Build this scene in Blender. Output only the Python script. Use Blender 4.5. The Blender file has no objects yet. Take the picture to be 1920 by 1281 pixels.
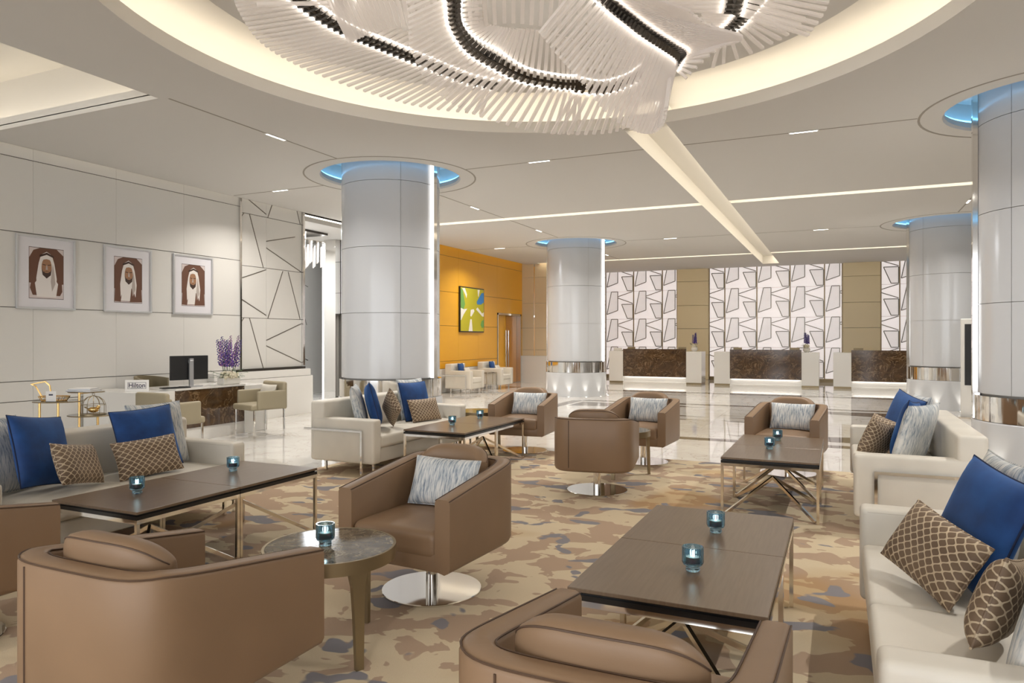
import bpy, bmesh, math, random
from mathutils import Vector, Matrix, geometry
random.seed(7)
S = bpy.context.scene
COL = S.collection
PI = math.pi
# ------------------------------------------------------------------ camera, world, exposure
F = 1335.0; YAW = math.radians(24.73); CH = 1.5
cam_d = bpy.data.cameras.new('camera'); cam = bpy.data.objects.new('camera', cam_d); COL.objects.link(cam)
cam.location = (0, 0, CH); cam.rotation_euler = (PI/2, 0, YAW)
cam_d.sensor_width = 36; cam_d.lens = F/1920*36; cam_d.shift_y = -6.5/1920
cam_d.clip_start = .05; cam_d.clip_end = 200
S.camera = cam
S.view_settings.view_transform = 'Standard'; S.view_settings.look = 'None'
S.view_settings.gamma = 1; S.view_settings.use_curve_mapping = False
S.view_settings.exposure = 0.45
S.cycles.max_bounces = 8; S.cycles.diffuse_bounces = 5; S.cycles.glossy_bounces = 4
S.cycles.transmission_bounces = 6; S.cycles.transparent_max_bounces = 12
S.cycles.sample_clamp_indirect = 4; S.cycles.caustics_reflective = False; S.cycles.caustics_refractive = False
W = bpy.data.worlds.new('world'); S.world = W; W.use_nodes = True
W.node_tree.nodes['Background'].inputs[0].default_value = (.93, .96, 1, 1)
W.node_tree.nodes['Background'].inputs[1].default_value = 2.9
LED = 1.0          # master for the lobby's own lamps

FWD = Vector((-math.sin(YAW), math.cos(YAW), 0)); RGT = Vector((math.cos(YAW), math.sin(YAW), 0))
def ray(px, py):
    return FWD + RGT*((px-960)/F) + Vector((0, 0, (634-py)/F))
def at(px, py, z):                       # pixel + height -> point
    d = ray(px, py); t = (z-CH)/d.z
    return Vector((d.x*t, d.y*t, z))
def atX(px, X):
    d = ray(px, 634); return d.y*X/d.x
# ------------------------------------------------------------------ materials
def new_mat(name):
    m = bpy.data.materials.new(name); m.use_nodes = True
    return m, m.node_tree, m.node_tree.nodes['Principled BSDF']
def mat(name, col, rough=.5, metal=0, spec=.5, **k):
    m, t, b = new_mat(name)
    b.inputs['Base Color'].default_value = (*col, 1); b.inputs['Roughness'].default_value = rough
    b.inputs['Metallic'].default_value = metal; b.inputs['Specular IOR Level'].default_value = spec
    for kk, v in k.items(): b.inputs[kk.replace('_', ' ')].default_value = v
    return m
def emit(name, col, s):
    m = bpy.data.materials.new(name); m.use_nodes = True; t = m.node_tree
    t.nodes.clear(); e = t.nodes.new('ShaderNodeEmission'); o = t.nodes.new('ShaderNodeOutputMaterial')
    e.inputs[0].default_value = (*col, 1); e.inputs[1].default_value = s
    t.links.new(e.outputs[0], o.inputs[0]); return m
def N(t, typ, **k):
    n = t.nodes.new(typ)
    for a, v in k.items(): setattr(n, a, v)
    return n
def ramp(t, fac, stops, interp='LINEAR'):
    r = N(t, 'ShaderNodeValToRGB'); r.color_ramp.interpolation = interp
    el = r.color_ramp.elements
    while len(el) < len(stops): el.new(.5)
    for e, (p, c) in zip(el, stops): e.position = p; e.color = (*c, 1)
    t.links.new(fac, r.inputs[0]); return r.outputs[0]
def coords(t, scale=(1, 1, 1), rot=(0, 0, 0), kind='Object', loc=(0, 0, 0)):
    c = N(t, 'ShaderNodeTexCoord'); m = N(t, 'ShaderNodeMapping')
    m.inputs['Scale'].default_value = scale; m.inputs['Rotation'].default_value = rot; m.inputs['Location'].default_value = loc
    t.links.new(c.outputs[kind], m.inputs[0]); return m.outputs[0]
def noise(t, vec, scale=5, detail=3, rough=.5, dist=0):
    n = N(t, 'ShaderNodeTexNoise'); n.inputs['Scale'].default_value = scale; n.inputs['Detail'].default_value = detail
    n.inputs['Roughness'].default_value = rough; n.inputs['Distortion'].default_value = dist
    t.links.new(vec, n.inputs['Vector']); return n.outputs['Fac']
def mixc(t, fac, a, b):
    n = N(t, 'ShaderNodeMix', data_type='RGBA')
    if hasattr(fac, 'is_linked'): t.links.new(fac, n.inputs[0])
    else: n.inputs[0].default_value = fac
    for s, v in ((n.inputs[6], a), (n.inputs[7], b)):
        if hasattr(v, 'is_linked'): t.links.new(v, s)
        else: s.default_value = (*v, 1)
    return n.outputs[2]
def mth(t, op, a, b=None, c=None):
    n = N(t, 'ShaderNodeMath', operation=op)
    for i, v in enumerate((a, b, c)):
        if v is None: continue
        if hasattr(v, 'is_linked'): t.links.new(v, n.inputs[i])
        else: n.inputs[i].default_value = v
    return n.outputs[0]
def bump(t, b, h, s=.2, d=.01):
    n = N(t, 'ShaderNodeBump'); n.inputs['Strength'].default_value = s; n.inputs['Distance'].default_value = d
    t.links.new(h, n.inputs['Height']); t.links.new(n.outputs[0], b.inputs['Normal'])
M = {}
M['ceiling'] = mat('ceiling_paint', (.66, .64, .61), .9, spec=.1)
M['cove'] = mat('cove_paint', (.84, .81, .75), .9, spec=.1)
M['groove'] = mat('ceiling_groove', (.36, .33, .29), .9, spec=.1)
M['joint'] = mat('pale_joint', (.42, .40, .37), .5)
M['backing'] = mat('panel_backing', (.16, .14, .12), .6)
M['panel'] = mat('white_lacquer_panel', (.68, .66, .62), .16, spec=.45)
M['white'] = mat('white_lacquer', (.76, .74, .70), .18, spec=.5)
M['column'] = mat('column_white', (.55, .56, .575), .14, spec=.5)
M['orange'] = mat('orange_veneer', (.80, .40, .025), .3)
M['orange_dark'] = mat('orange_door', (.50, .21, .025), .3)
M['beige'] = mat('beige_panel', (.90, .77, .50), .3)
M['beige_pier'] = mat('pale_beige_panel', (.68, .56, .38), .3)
M['chrome'] = mat('chrome', (.82, .80, .77), .07, 1)
M['steel'] = mat('polished_steel', (.75, .68, .58), .14, 1)
M['darkmetal'] = mat('dark_metal', (.09, .08, .07), .3, .9)
M['strip'] = mat('inlay_metal', (.22, .20, .17), .3, .8)
M['bronze'] = mat('bronze', (.30, .235, .14), .38, .85)
M['gold'] = mat('gold', (.80, .54, .22), .25, 1)
M['black'] = mat('black_lacquer', (.008, .007, .007), .22)
M['blackplastic'] = mat('black_plastic', (.012, .012, .013), .4)
M['screen'] = mat('dark_screen', (.03, .03, .032), .15)
M['grey'] = mat('silver_plastic', (.45, .45, .46), .35, .6)
M['piping'] = mat('brown_piping', (.085, .048, .028), .6)
M['creampipe'] = mat('cream_piping', (.36, .31, .24), .6)
M['olive'] = mat('olive_leather', (.36, .31, .21), .55)
M['olivedark'] = mat('olive_leather_dark', (.20, .165, .095), .55)
M['paper'] = mat('paper', (.85, .83, .8), .6)
M['ink'] = mat('ink', (.02, .02, .05), .6)
M['wax'] = mat('wax', (.9, .87, .8), .5, Subsurface_Weight=.2)
M['green'] = mat('leaf_green', (.03, .09, .02), .5)
M['petal_w'] = mat('cream_petals', (.85, .79, .62), .7)
M['petal_v'] = mat('violet_petals', (.09, .05, .30), .7)
M['petal_p'] = mat('mauve_petals', (.33, .14, .36), .7)
M['ceramic'] = mat('white_ceramic', (.75, .72, .66), .25)
M['bluecurtain'] = mat('blue_curtain', (.02, .05, .22), .8)
M['greycurtain'] = mat('grey_curtain', (.27, .25, .22), .7)
M['skin'] = mat('print_skin', (.33, .17, .09), .7)
M['led'] = emit('led_warm', (1, .90, .75), 4.2*LED)
M['ledslot'] = emit('led_slot', (1, .90, .74), 5*LED)
M['ledblue'] = emit('led_blue', (.16, .55, 1), 3.6*LED)
M['ledwhite'] = emit('led_white', (1, .96, .9), 6*LED)
M['finled'] = emit('fin_led', (1, .97, .93), 2.2*LED)
M['rodled'] = emit('chandelier_led', (1, .93, .84), 7*LED)
M['flame'] = emit('candle_flame', (1, .93, .8), 9)
M['downlight'] = emit('downlight_lens', (1, .95, .86), 6)

def leather(name, c, bscale=350, rough=.42):
    m, t, b = new_mat(name); v = coords(t)
    n = noise(t, v, 3, 2)
    t.links.new(ramp(t, n, [(.3, tuple(x*.93 for x in c)), (.7, tuple(x*1.06 for x in c))]), b.inputs['Base Color'])
    b.inputs['Roughness'].default_value = rough; b.inputs['Specular IOR Level'].default_value = .4
    bump(t, b, noise(t, v, bscale, 2), .08, .002); return m
M['brown'] = leather('brown_leather', (.245, .155, .09))
M['cream'] = leather('cream_leather', (.70, .66, .58), rough=.4)
def velvet():
    m, t, b = new_mat('blue_velvet'); v = coords(t)
    t.links.new(ramp(t, noise(t, v, 7, 3), [(.3, (.004, .03, .13)), (.75, (.008, .07, .26))]), b.inputs['Base Color'])
    b.inputs['Roughness'].default_value = .75; b.inputs['Sheen Weight'].default_value = .35
    b.inputs['Sheen Tint'].default_value = (.2, .45, 1, 1); return m
M['blue'] = velvet()
M['bluepipe'] = mat('navy_piping', (.004, .012, .05), .7)
def honeycomb():
    m, t, b = new_mat('honeycomb_weave'); v = coords(t, (1/.052, 1/.046, 1))
    sep = N(t, 'ShaderNodeSeparateXYZ'); t.links.new(v, sep.inputs[0])
    sn = mth(t, 'MULTIPLY', mth(t, 'SINE', mth(t, 'MULTIPLY', sep.outputs[1], 2*PI)), .235)
    def near(x):
        f = mth(t, 'FRACT', x); return mth(t, 'MINIMUM', f, mth(t, 'SUBTRACT', 1.0, f))
    d = mth(t, 'MINIMUM', near(mth(t, 'SUBTRACT', sep.outputs[0], sn)), near(mth(t, 'ADD', mth(t, 'ADD', sep.outputs[0], .5), sn)))
    line = ramp(t, d, [(0, (1, 1, 1)), (.07, (1, 1, 1)), (.11, (0, 0, 0))])
    br = ramp(t, noise(t, v, .25, 2), [(.3, (.135, .085, .05)), (.7, (.20, .135, .085))])
    t.links.new(mixc(t, line, br, (.56, .45, .31)), b.inputs['Base Color'])
    b.inputs['Roughness'].default_value = .6; bump(t, b, line, .4, .004); return m
M['hex'] = honeycomb()
def streaky():
    m, t, b = new_mat('streaked_blue_grey_fabric'); v = coords(t, (85, 11, 1))
    n = noise(t, v, 1, 4, .65); n2 = noise(t, coords(t, (6, 3, 1)), 1, 2)
    s = mth(t, 'ADD', mth(t, 'MULTIPLY', n, .8), mth(t, 'MULTIPLY', n2, .25))
    t.links.new(ramp(t, s, [(.38, (.17, .20, .25)), (.46, (.33, .38, .43)), (.53, (.56, .58, .58)), (.64, (.74, .73, .70))]), b.inputs['Base Color'])
    b.inputs['Roughness'].default_value = .7; return m
M['streak'] = streaky()
def carpet():
    m, t, b = new_mat('abstract_carpet'); v = coords(t, (1.0, 1.25, 1), (0, 0, .35))
    n1 = noise(t, v, 3.0, 3.0, .5, .5)
    n2 = noise(t, coords(t, (1.0, 1.4, 1), (0, 0, .2), loc=(7, 3, 0)), 2.7, 2.6, .45, .35)
    n3 = noise(t, coords(t, (.6, .6, 1), loc=(3, 9, 0)), 1.1, 2, .5, .3)
    base = ramp(t, n1, [(0, (.47, .345, .25)), (.49, (.47, .345, .25)), (.50, (.68, .57, .40)), (1, (.70, .59, .42))], 'LINEAR')
    och = ramp(t, n3, [(.60, (0, 0, 0)), (.66, (1, 1, 1))])
    base = mixc(t, mth(t, 'MULTIPLY', och, .5), base, (.45, .25, .075))
    bl = ramp(t, n2, [(.615, (0, 0, 0)), (.63, (1, 1, 1))])
    base = mixc(t, bl, base, (.255, .25, .275))
    fine = noise(t, v, 260, 1)
    t.links.new(mixc(t, mth(t, 'MULTIPLY', fine, .18), base, (.3, .22, .14)), b.inputs['Base Color'])
    b.inputs['Roughness'].default_value = .95; b.inputs['Specular IOR Level'].default_value = .1
    bump(t, b, fine, .25, .004); return m
M['carpet'] = carpet()
def emperador(name, dark, mid, vein, sc=3.0, rough=.1):
    m, t, b = new_mat(name); v = coords(t, kind='Object')
    n = noise(t, v, sc*2.2, 8, .68, 1.2)
    c = ramp(t, n, [(.3, dark), (.52, mid), (.7, tuple(x*1.5 for x in mid))])
    vo = noise(t, v, sc*.8, 5, .6, 1.6)
    line = mth(t, 'ABSOLUTE', mth(t, 'SUBTRACT', vo, .5))
    l = ramp(t, line, [(0, (1, 1, 1)), (.006, (.7, .7, .7)), (.014, (0, 0, 0))])
    t.links.new(mixc(t, mth(t, 'MULTIPLY', l, .55), c, vein), b.inputs['Base Color'])
    b.inputs['Roughness'].default_value = rough; return m
M['marble'] = emperador('brown_marble', (.028, .014, .006), (.085, .045, .018), (.42, .29, .16))
M['marbletop'] = emperador('grey_brown_marble', (.035, .025, .014), (.15, .125, .09), (.5, .42, .28), 4.5)
M['inlay'] = emperador('dark_floor_marble', (.06, .042, .028), (.12, .09, .06), (.3, .25, .2), 2, .05)
def floor_marble():
    m, t, b = new_mat('cream_floor_marble'); v = coords(t, kind='Object')
    oi = N(t, 'ShaderNodeObjectInfo')
    va = N(t, 'ShaderNodeVectorMath', operation='ADD'); cb = N(t, 'ShaderNodeCombineXYZ')
    r = mth(t, 'MULTIPLY', oi.outputs['Random'], 40); t.links.new(r, cb.inputs[0]); t.links.new(r, cb.inputs[1])
    t.links.new(v, va.inputs[0]); t.links.new(cb.outputs[0], va.inputs[1]); vv = va.outputs[0]
    c = ramp(t, noise(t, vv, 1.6, 5, .6), [(.3, (.66, .63, .58)), (.7, (.76, .74, .70))])
    line = mth(t, 'ABSOLUTE', mth(t, 'SUBTRACT', noise(t, vv, 1.1, 4, .55, 1.3), .5))
    l = ramp(t, line, [(0, (1, 1, 1)), (.004, (.6, .6, .6)), (.012, (0, 0, 0))])
    t.links.new(mixc(t, mth(t, 'MULTIPLY', l, .5), c, (.33, .27, .2)), b.inputs['Base Color'])
    b.inputs['Roughness'].default_value = .045; b.inputs['Specular IOR Level'].default_value = .75; return m
M['floor'] = floor_marble()
def wood():
    m, t, b = new_mat('dark_oak_top'); v = coords(t, (60, 3, 3))
    t.links.new(ramp(t, noise(t, v, 1.5, 3), [(.3, (.14, .092, .056)), (.7, (.175, .12, .075))]), b.inputs['Base Color'])
    b.inputs['Roughness'].default_value = .3; b.inputs['Specular IOR Level'].default_value = .55; return m
M['wood'] = wood()
def onyx(name, c, s):
    m, t, b = new_mat(name); v = coords(t)
    cc = ramp(t, noise(t, v, 2.5, 4, .6), [(.3, tuple(x*.93 for x in c)), (.7, c)])
    t.links.new(cc, b.inputs['Base Color']); t.links.new(cc, b.inputs['Emission Color'])
    b.inputs['Emission Strength'].default_value = s; b.inputs['Roughness'].default_value = .25; return m
M['onyx'] = onyx('backlit_onyx', (.82, .76, .75), .50)
M['onyx_grey'] = onyx('backlit_onyx_greyer', (.76, .71, .70), .40)  # inset pieces of a slightly greyer stone
def rodmat():
    m, t, b = new_mat('clear_acrylic')
    b.inputs['Base Color'].default_value = (.93, .89, .85, 1); b.inputs['Roughness'].default_value = .18
    b.inputs['Transmission Weight'].default_value = .25
    b.inputs['Emission Color'].default_value = (1, .92, .86, 1); b.inputs['Emission Strength'].default_value = .08
    tr = N(t, 'ShaderNodeBsdfTransparent'); mx = N(t, 'ShaderNodeMixShader'); o = t.nodes['Material Output']
    tl = N(t, 'ShaderNodeBsdfTranslucent'); tl.inputs[0].default_value = (.95, .9, .86, 1)
    m2 = N(t, 'ShaderNodeMixShader'); m2.inputs[0].default_value = .4
    t.links.new(b.outputs[0], m2.inputs[1]); t.links.new(tl.outputs[0], m2.inputs[2])
    mx.inputs[0].default_value = .66
    t.links.new(tr.outputs[0], mx.inputs[1]); t.links.new(m2.outputs[0], mx.inputs[2]); t.links.new(mx.outputs[0], o.inputs[0])
    return m
M['rod'] = rodmat()
M['blueglass'] = mat('blue_glass', (.40, .66, .84), .04, 0, .5, Transmission_Weight=.95, IOR=1.3)
M['clearglass'] = mat('smoked_glass', (.35, .36, .33), .04, 0, .5, Transmission_Weight=.7, IOR=1.3)
M['picglass'] = None
# ------------------------------------------------------------------ mesh helpers
class MB:
    def __init__(s): s.v = []; s.f = []; s.m = []; s.cur = 0
    def add(s, vs, fs):
        o = len(s.v); s.v += [tuple(x) for x in vs]
        for f in fs: s.f.append(tuple(i+o for i in f)); s.m.append(s.cur)
        return s
    def box(s, x0, x1, y0, y1, z0, z1):
        return s.add([(x0,y0,z0),(x1,y0,z0),(x1,y1,z0),(x0,y1,z0),(x0,y0,z1),(x1,y0,z1),(x1,y1,z1),(x0,y1,z1)],
                     [(0,3,2,1),(4,5,6,7),(0,1,5,4),(1,2,6,5),(2,3,7,6),(3,0,4,7)])
    def bar(s, a, b, w, h=None, up=(0, 0, 1)):
        a = Vector(a); b = Vector(b); d = (b-a).normalized(); h = h or w; up = Vector(up)
        if abs(d.dot(up)) > .98: up = Vector((1, 0, 0))
        r = d.cross(up).normalized(); u = r.cross(d).normalized(); vs = []
        for p in (a, b):
            for i, j in ((-1,-1),(1,-1),(1,1),(-1,1)): vs.append(p+r*(i*w/2)+u*(j*h/2))
        return s.add(vs, [(0,3,2,1),(4,5,6,7),(0,1,5,4),(1,2,6,5),(2,3,7,6),(3,0,4,7)])
    def tube(s, pts, r, n=6, closed=False):
        pts = [Vector(p) for p in pts]; k = len(pts); vs = []; fs = []; last = None
        for i, p in enumerate(pts):
            a = pts[(i-1) % k] if (closed or i) else p; b = pts[(i+1) % k] if (closed or i < k-1) else p
            d = (b-a).normalized()
            ref = last or (Vector((0,0,1)) if abs(d.z) < .9 else Vector((1,0,0)))
            x = (ref - d*ref.dot(d)).normalized(); y = d.cross(x); last = x
            rr = r[i] if isinstance(r, (list, tuple)) else r
            for j in range(n):
                t = 2*PI*j/n; vs.append(p + x*(rr*math.cos(t)) + y*(rr*math.sin(t)))
        for i in range(k if closed else k-1):
            for j in range(n):
                i2 = (i+1) % k; fs.append((i*n+j, i*n+(j+1) % n, i2*n+(j+1) % n, i2*n+j))
        if not closed: fs += [tuple(range(n-1, -1, -1)), tuple(range((k-1)*n, k*n))]
        return s.add(vs, fs)
    def lathe(s, prof, n=32, c=(0, 0, 0), a0=0, a1=2*PI):
        full = abs(a1-a0-2*PI) < 1e-6; m = n if full else n+1; vs = []; fs = []; k = len(prof)
        for j in range(m):
            a = a0+(a1-a0)*j/n
            for r, z in prof: vs.append((c[0]+r*math.cos(a), c[1]+r*math.sin(a), c[2]+z))
        for j in range(n):
            j2 = (j+1) % m
            for i in range(k-1):
                fs.append((j*k+i, j2*k+i, j2*k+i+1, j*k+i+1))
        return s.add(vs, fs)
    def prism(s, pts, d, mapf):        # polygon pts (a,b) extruded over d=(d0,d1); mapf(a,b,d)->xyz
        n = len(pts)
        vs = [mapf(a, b, d[0]) for a, b in pts]+[mapf(a, b, d[1]) for a, b in pts]
        return s.add(vs, [tuple(range(n-1, -1, -1)), tuple(range(n, 2*n))]+[(i, (i+1) % n, n+(i+1) % n, n+i) for i in range(n)])
    def blob(s, c, r, sc=(1, 1, 1), n=6, k=4):
        vs = [(c[0], c[1], c[2]-r*sc[2])]; fs = []
        for i in range(1, k):
            t = PI*i/k
            for j in range(n):
                a = 2*PI*j/n; vs.append((c[0]+r*sc[0]*math.sin(t)*math.cos(a), c[1]+r*sc[1]*math.sin(t)*math.sin(a), c[2]-r*sc[2]*math.cos(t)))
        vs.append((c[0], c[1], c[2]+r*sc[2])); L = len(vs)-1
        for j in range(n):
            fs.append((0, 1+(j+1) % n, 1+j)); fs.append((L, L-n+j, L-n+(j+1) % n))
            for i in range(k-2):
                a = 1+i*n; fs.append((a+j, a+(j+1) % n, a+n+(j+1) % n, a+n+j))
        return s.add(vs, fs)
    def soft(s, c, h, r, crown=0, n=7, seg=4):     # rounded box, optional crowned top
        def ax(hh):
            q = [-hh+r*(1-math.cos(PI/2*i/seg)) for i in range(seg)]
            core = [-hh+r+(2*hh-2*r)*i/n for i in range(n+1)]
            return q+core+[-x for x in reversed(q)]
        A = [ax(x) for x in h]; core = [x-r for x in h]
        def put(p):
            q = [max(-k, min(k, x)) for x, k in zip(p, core)]; d = Vector(p)-Vector(q)
            if d.length > 1e-9: d = d.normalized()*r
            o = Vector(q)+d
            if crown and o.z > 0:
                o.z += crown*(o.z/h[2])*max(0, 1-(o.x/h[0])**2)*max(0, 1-(o.y/h[1])**2)
            return (c[0]+o.x, c[1]+o.y, c[2]+o.z)
        for axis in range(3):
            u, w = (axis+1) % 3, (axis+2) % 3
            for sg in (-1, 1):
                vs = []; nu, nw = len(A[u]), len(A[w])
                for a in A[u]:
                    for b in A[w]:
                        p = [0, 0, 0]; p[axis] = sg*h[axis]; p[u] = a; p[w] = b; vs.append(put(p))
                fs = []
                for i in range(nu-1):
                    for j in range(nw-1):
                        q = (i*nw+j, (i+1)*nw+j, (i+1)*nw+j+1, i*nw+j+1)
                        fs.append(q if sg > 0 else q[::-1])
                s.add(vs, fs)
        s.weld = True
        return s
    def mesh(s, name, mats, smooth=False, bev=0, weld=False):
        me = bpy.data.meshes.new(name); me.from_pydata(s.v, [], s.f)
        if not isinstance(mats, (list, tuple)): mats = [mats]
        for m in mats: me.materials.append(M[m] if isinstance(m, str) else m)
        for p, i in zip(me.polygons, s.m): p.material_index = i
        bm = bmesh.new(); bm.from_mesh(me)
        if weld or getattr(s, 'weld', 0): bmesh.ops.remove_doubles(bm, verts=bm.verts, dist=1e-5)
        if bev:
            bmesh.ops.bevel(bm, geom=[e for e in bm.edges if e.is_manifold and e.calc_face_angle(0) > .5], offset=bev, segments=2, affect='EDGES', profile=.5)
        bmesh.ops.recalc_face_normals(bm, faces=bm.faces)
        bm.to_mesh(me); bm.free()
        if smooth:
            for p in me.polygons: p.use_smooth = True
            me.set_sharp_from_angle(angle=math.radians(smooth if smooth is not True else 40))
        me.update(); return me
    def obj(s, name, mats, parent=None, smooth=False, bev=0, weld=False):
        return link(name, s.mesh(name, mats, smooth, bev, weld), parent)
def link(name, data, parent=None, loc=None, rot=None):
    o = bpy.data.objects.new(name, data); COL.objects.link(o)
    if parent: o.parent = parent
    if loc: o.location = loc
    if rot: o.rotation_euler = rot
    return o
def tag(o, label, cat, group=None):
    o['label'] = label; o['category'] = cat
    if group: o['group'] = group
    return o
def thing(name, label, cat, loc=(0, 0, 0), rz=0, group=None):
    o = bpy.data.objects.new(name, None); COL.objects.link(o); o.location = loc; o.rotation_euler = (0, 0, rz)
    o.empty_display_size = .1
    return tag(o, label, cat, group)
def struct(o): o['kind'] = 'structure'; return o
KIDS = {}
def copy_tree(o, parent=None):
    c = o.copy(); COL.objects.link(c); c.parent = parent
    for ch in list(o.children): copy_tree(ch, c)
    return c
def dup(src, loc, rz, label, group=None):
    c = copy_tree(src); c.location = loc; c.rotation_euler = (0, 0, rz); c['label'] = label
    if group: c['group'] = group
    return c
def area(name, loc, sx, sy, power, col=(1, .95, .89), rot=(0, 0, 0), spread=PI):
    d = bpy.data.lights.new(name, 'AREA'); d.shape = 'RECTANGLE'; d.size = sx; d.size_y = sy; d.energy = power; d.color = col; d.spread = spread
    return link(name, d, None, loc, rot)

# ================================================================== THE SETTING
ZC = 4.0; XW = -9.85; YB = 26.3; CX = -2.1; CY = 5.0; CR = 3.25
GX = (-6.36, 2.13); GY = (.8, 9.3, 17.85)
# ---- floor
TS = 1.22
fl = struct(MB().box(-16.5, 9.2, -8, YB+.2, -.2, -.012).obj('floor', 'backing'))
slab = MB().box(-TS/2+.0012, TS/2-.0012, -TS/2+.0012, TS/2-.0012, -.012, 0).mesh('floor_tile', 'floor')
tiles = []
for i in range(-12, 8):
    for j in range(-7, 22):
        x = CX+TS/2+i*TS; y = 8.78+TS/2+j*TS
        if x < -16.2 or x > 8.8 or y > YB+.6: continue
        if -5.4 < x-TS/2 and x+TS/2 < 1.25 and y+TS/2 < 8.8: continue   # under the carpet
        tiles.append((math.hypot(x+2, y-9)*(1 if y > 5 else 3), x, y))
tiles.sort()
for _, x, y in tiles[:290]: link('floor_tile', slab, fl, (x, y, 0))
rest = MB()
for _, x, y in tiles[290:]: rest.box(x-TS/2+.0012, x+TS/2-.0012, y-TS/2+.0012, y+TS/2-.0012, -.012, 0)
if rest.v: rest.obj('floor_tile_field', 'floor', fl)['kind'] = 'stuff'
# dark inlay bands of the lobby's floor pattern
def inlay(pts):
    MB().prism(pts, (-.002, .0012), lambda a, b, d: (a, b, d)).obj('floor_inlay', 'inlay', fl)
my = 13.55
for sx in (-1, 1):
    def q(pts): inlay([(CX+sx*a, b) for a, b in pts])
    q([(.55, 15.75), (3.4, 15.95), (3.4, 14.9)]); q([(.55, 11.35), (3.4, 12.2), (3.4, 11.15)])
    q([(3.5, 10.9), (3.75, 10.9), (3.75, 16.2), (3.5, 16.2)])
    q([(.0, 16.2), (3.5, 16.2), (3.5, 16.45), (0, 16.45)]); q([(0, 10.65), (3.5, 10.65), (3.5, 10.9), (0, 10.9)])
    q([(.15, 13.3), (1.9, 12.9), (1.9, 13.35)]); q([(.15, 13.8), (1.9, 13.75), (1.9, 14.2)])
    q([(0, 19.6), (8 if sx > 0 else 7.4, 19.6), (8 if sx > 0 else 7.4, 19.95), (0, 19.95)])
cp = tag(MB().box(-5.45, 1.3, -4, 8.76, 0, .009).obj('carpet', 'carpet'), 'tan, cream and slate blue abstract patterned carpet under the seating', 'carpet')
# ---- ceiling sheet with openings
SL = .26
def rect(x0, x1, y0, y1): return ('r', x0, x1, y0, y1)
holes = [('c', CX, CY, CR), rect(CX-SL, CX+SL, CY, 25.3), rect(-9.85, -6.45, .9, 5.2)]
HR = 1.08
for x in GX:
    for y in GY: holes.append(('c', x, y, HR))
CS = .13
for y in (13.55, 22.1): holes += [rect(-9.2, CX-SL-.001, y-CS, y+CS), rect(CX+SL+.001, 7.2, y-CS, y+CS)]
def inhole(x, y):
    for h in holes:
        if h[0] == 'c':
            if math.hypot(x-h[1], y-h[2]) < h[3]-1e-4: return True
        elif h[1] < x < h[2] and h[3] < y < h[4]: return True
    return False
def sheet(outer, z):
    vs = []; es = []
    def loop(pts):
        o = len(vs); vs.extend(Vector(p) for p in pts); n = len(pts)
        es.extend((o+i, o+(i+1) % n) for i in range(n))
    loop(outer)
    for h in holes:
        if h[0] == 'c':
            n = 96 if h[3] > 2 else 48
            loop([(h[1]+h[3]*math.cos(2*PI*i/n), h[2]+h[3]*math.sin(2*PI*i/n)) for i in range(n)])
        else: loop([(h[1], h[3]), (h[2], h[3]), (h[2], h[4]), (h[1], h[4])])
    v2, e2, f2, *_ = geometry.delaunay_2d_cdt(vs, es, [], 1, 1e-5)
    b = MB(); fs = []
    for f in f2:
        c = sum((v2[i] for i in f), Vector((0, 0)))/len(f)
        if not inhole(c.x, c.y): fs.append(tuple(reversed(f)))
    b.add([(p.x, p.y, z) for p in v2], fs); return b
EX = -9.70       # the ceiling stops short of the left wall: cove gap
ce = struct(sheet([(EX, -8), (9, -8), (9, YB), (EX, YB)], ZC).obj('ceiling', 'ceiling'))
struct(MB().box(-16.6, 9.3, -8, YB+.3, 4.75, 4.95).obj('ceiling', 'cove'))
MB().box(EX, EX+.01, -8, 26.2, ZC, ZC+.12).obj('cove_edge', 'ceiling', ce)
MB().box(EX-.0, EX+.03, -7.9, 11.2, ZC+.125, ZC+.14).obj('cove_light_strip', 'led', ce)
MB().box(EX-.0, EX+.03, 14.7, 22.1, ZC+.125, ZC+.14).obj('cove_light_strip', 'led', ce)
# ---- the great round cove
MB().lathe([(CR, ZC), (CR, ZC+.135), (CR+.05, ZC+.135), (CR+.05, ZC+.05), (CR+.32, ZC+.05), (CR+.32, ZC+.30), (CR+.26, ZC+.40), (CR+.12, ZC+.46), (.001, ZC+.46)], 96, (CX, CY, 0)).obj('cove_ring', 'cove', ce, smooth=40)
MB().lathe([(.001, ZC+.32), (2.76, ZC+.32), (2.78, ZC+.34), (2.78, ZC+.36)], 96, (CX, CY, 0)).obj('cove_disc', 'ceiling', ce, smooth=30)
MB().lathe([(2.78, ZC+.36), (2.74, ZC+.36), (2.74, ZC+.46)], 96, (CX, CY, 0)).obj('disc_shadow_gap', 'backing', ce, smooth=30)  # recess coloured dark to stand for its shade
MB().lathe([(2.781, ZC+.335), (2.781, ZC+.36)], 96, (CX, CY, 0)).obj('disc_edge_shade', 'groove', ce, smooth=30)  # dark band painted round the disc edge as its shadow line
MB().lathe([(CR+.14, ZC+.055), (CR+.22, ZC+.055), (CR+.22, ZC+.075), (CR+.14, ZC+.075), (CR+.14, ZC+.055)], 96, (CX, CY, 0)).obj('cove_light_strip', 'led', ce)
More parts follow.
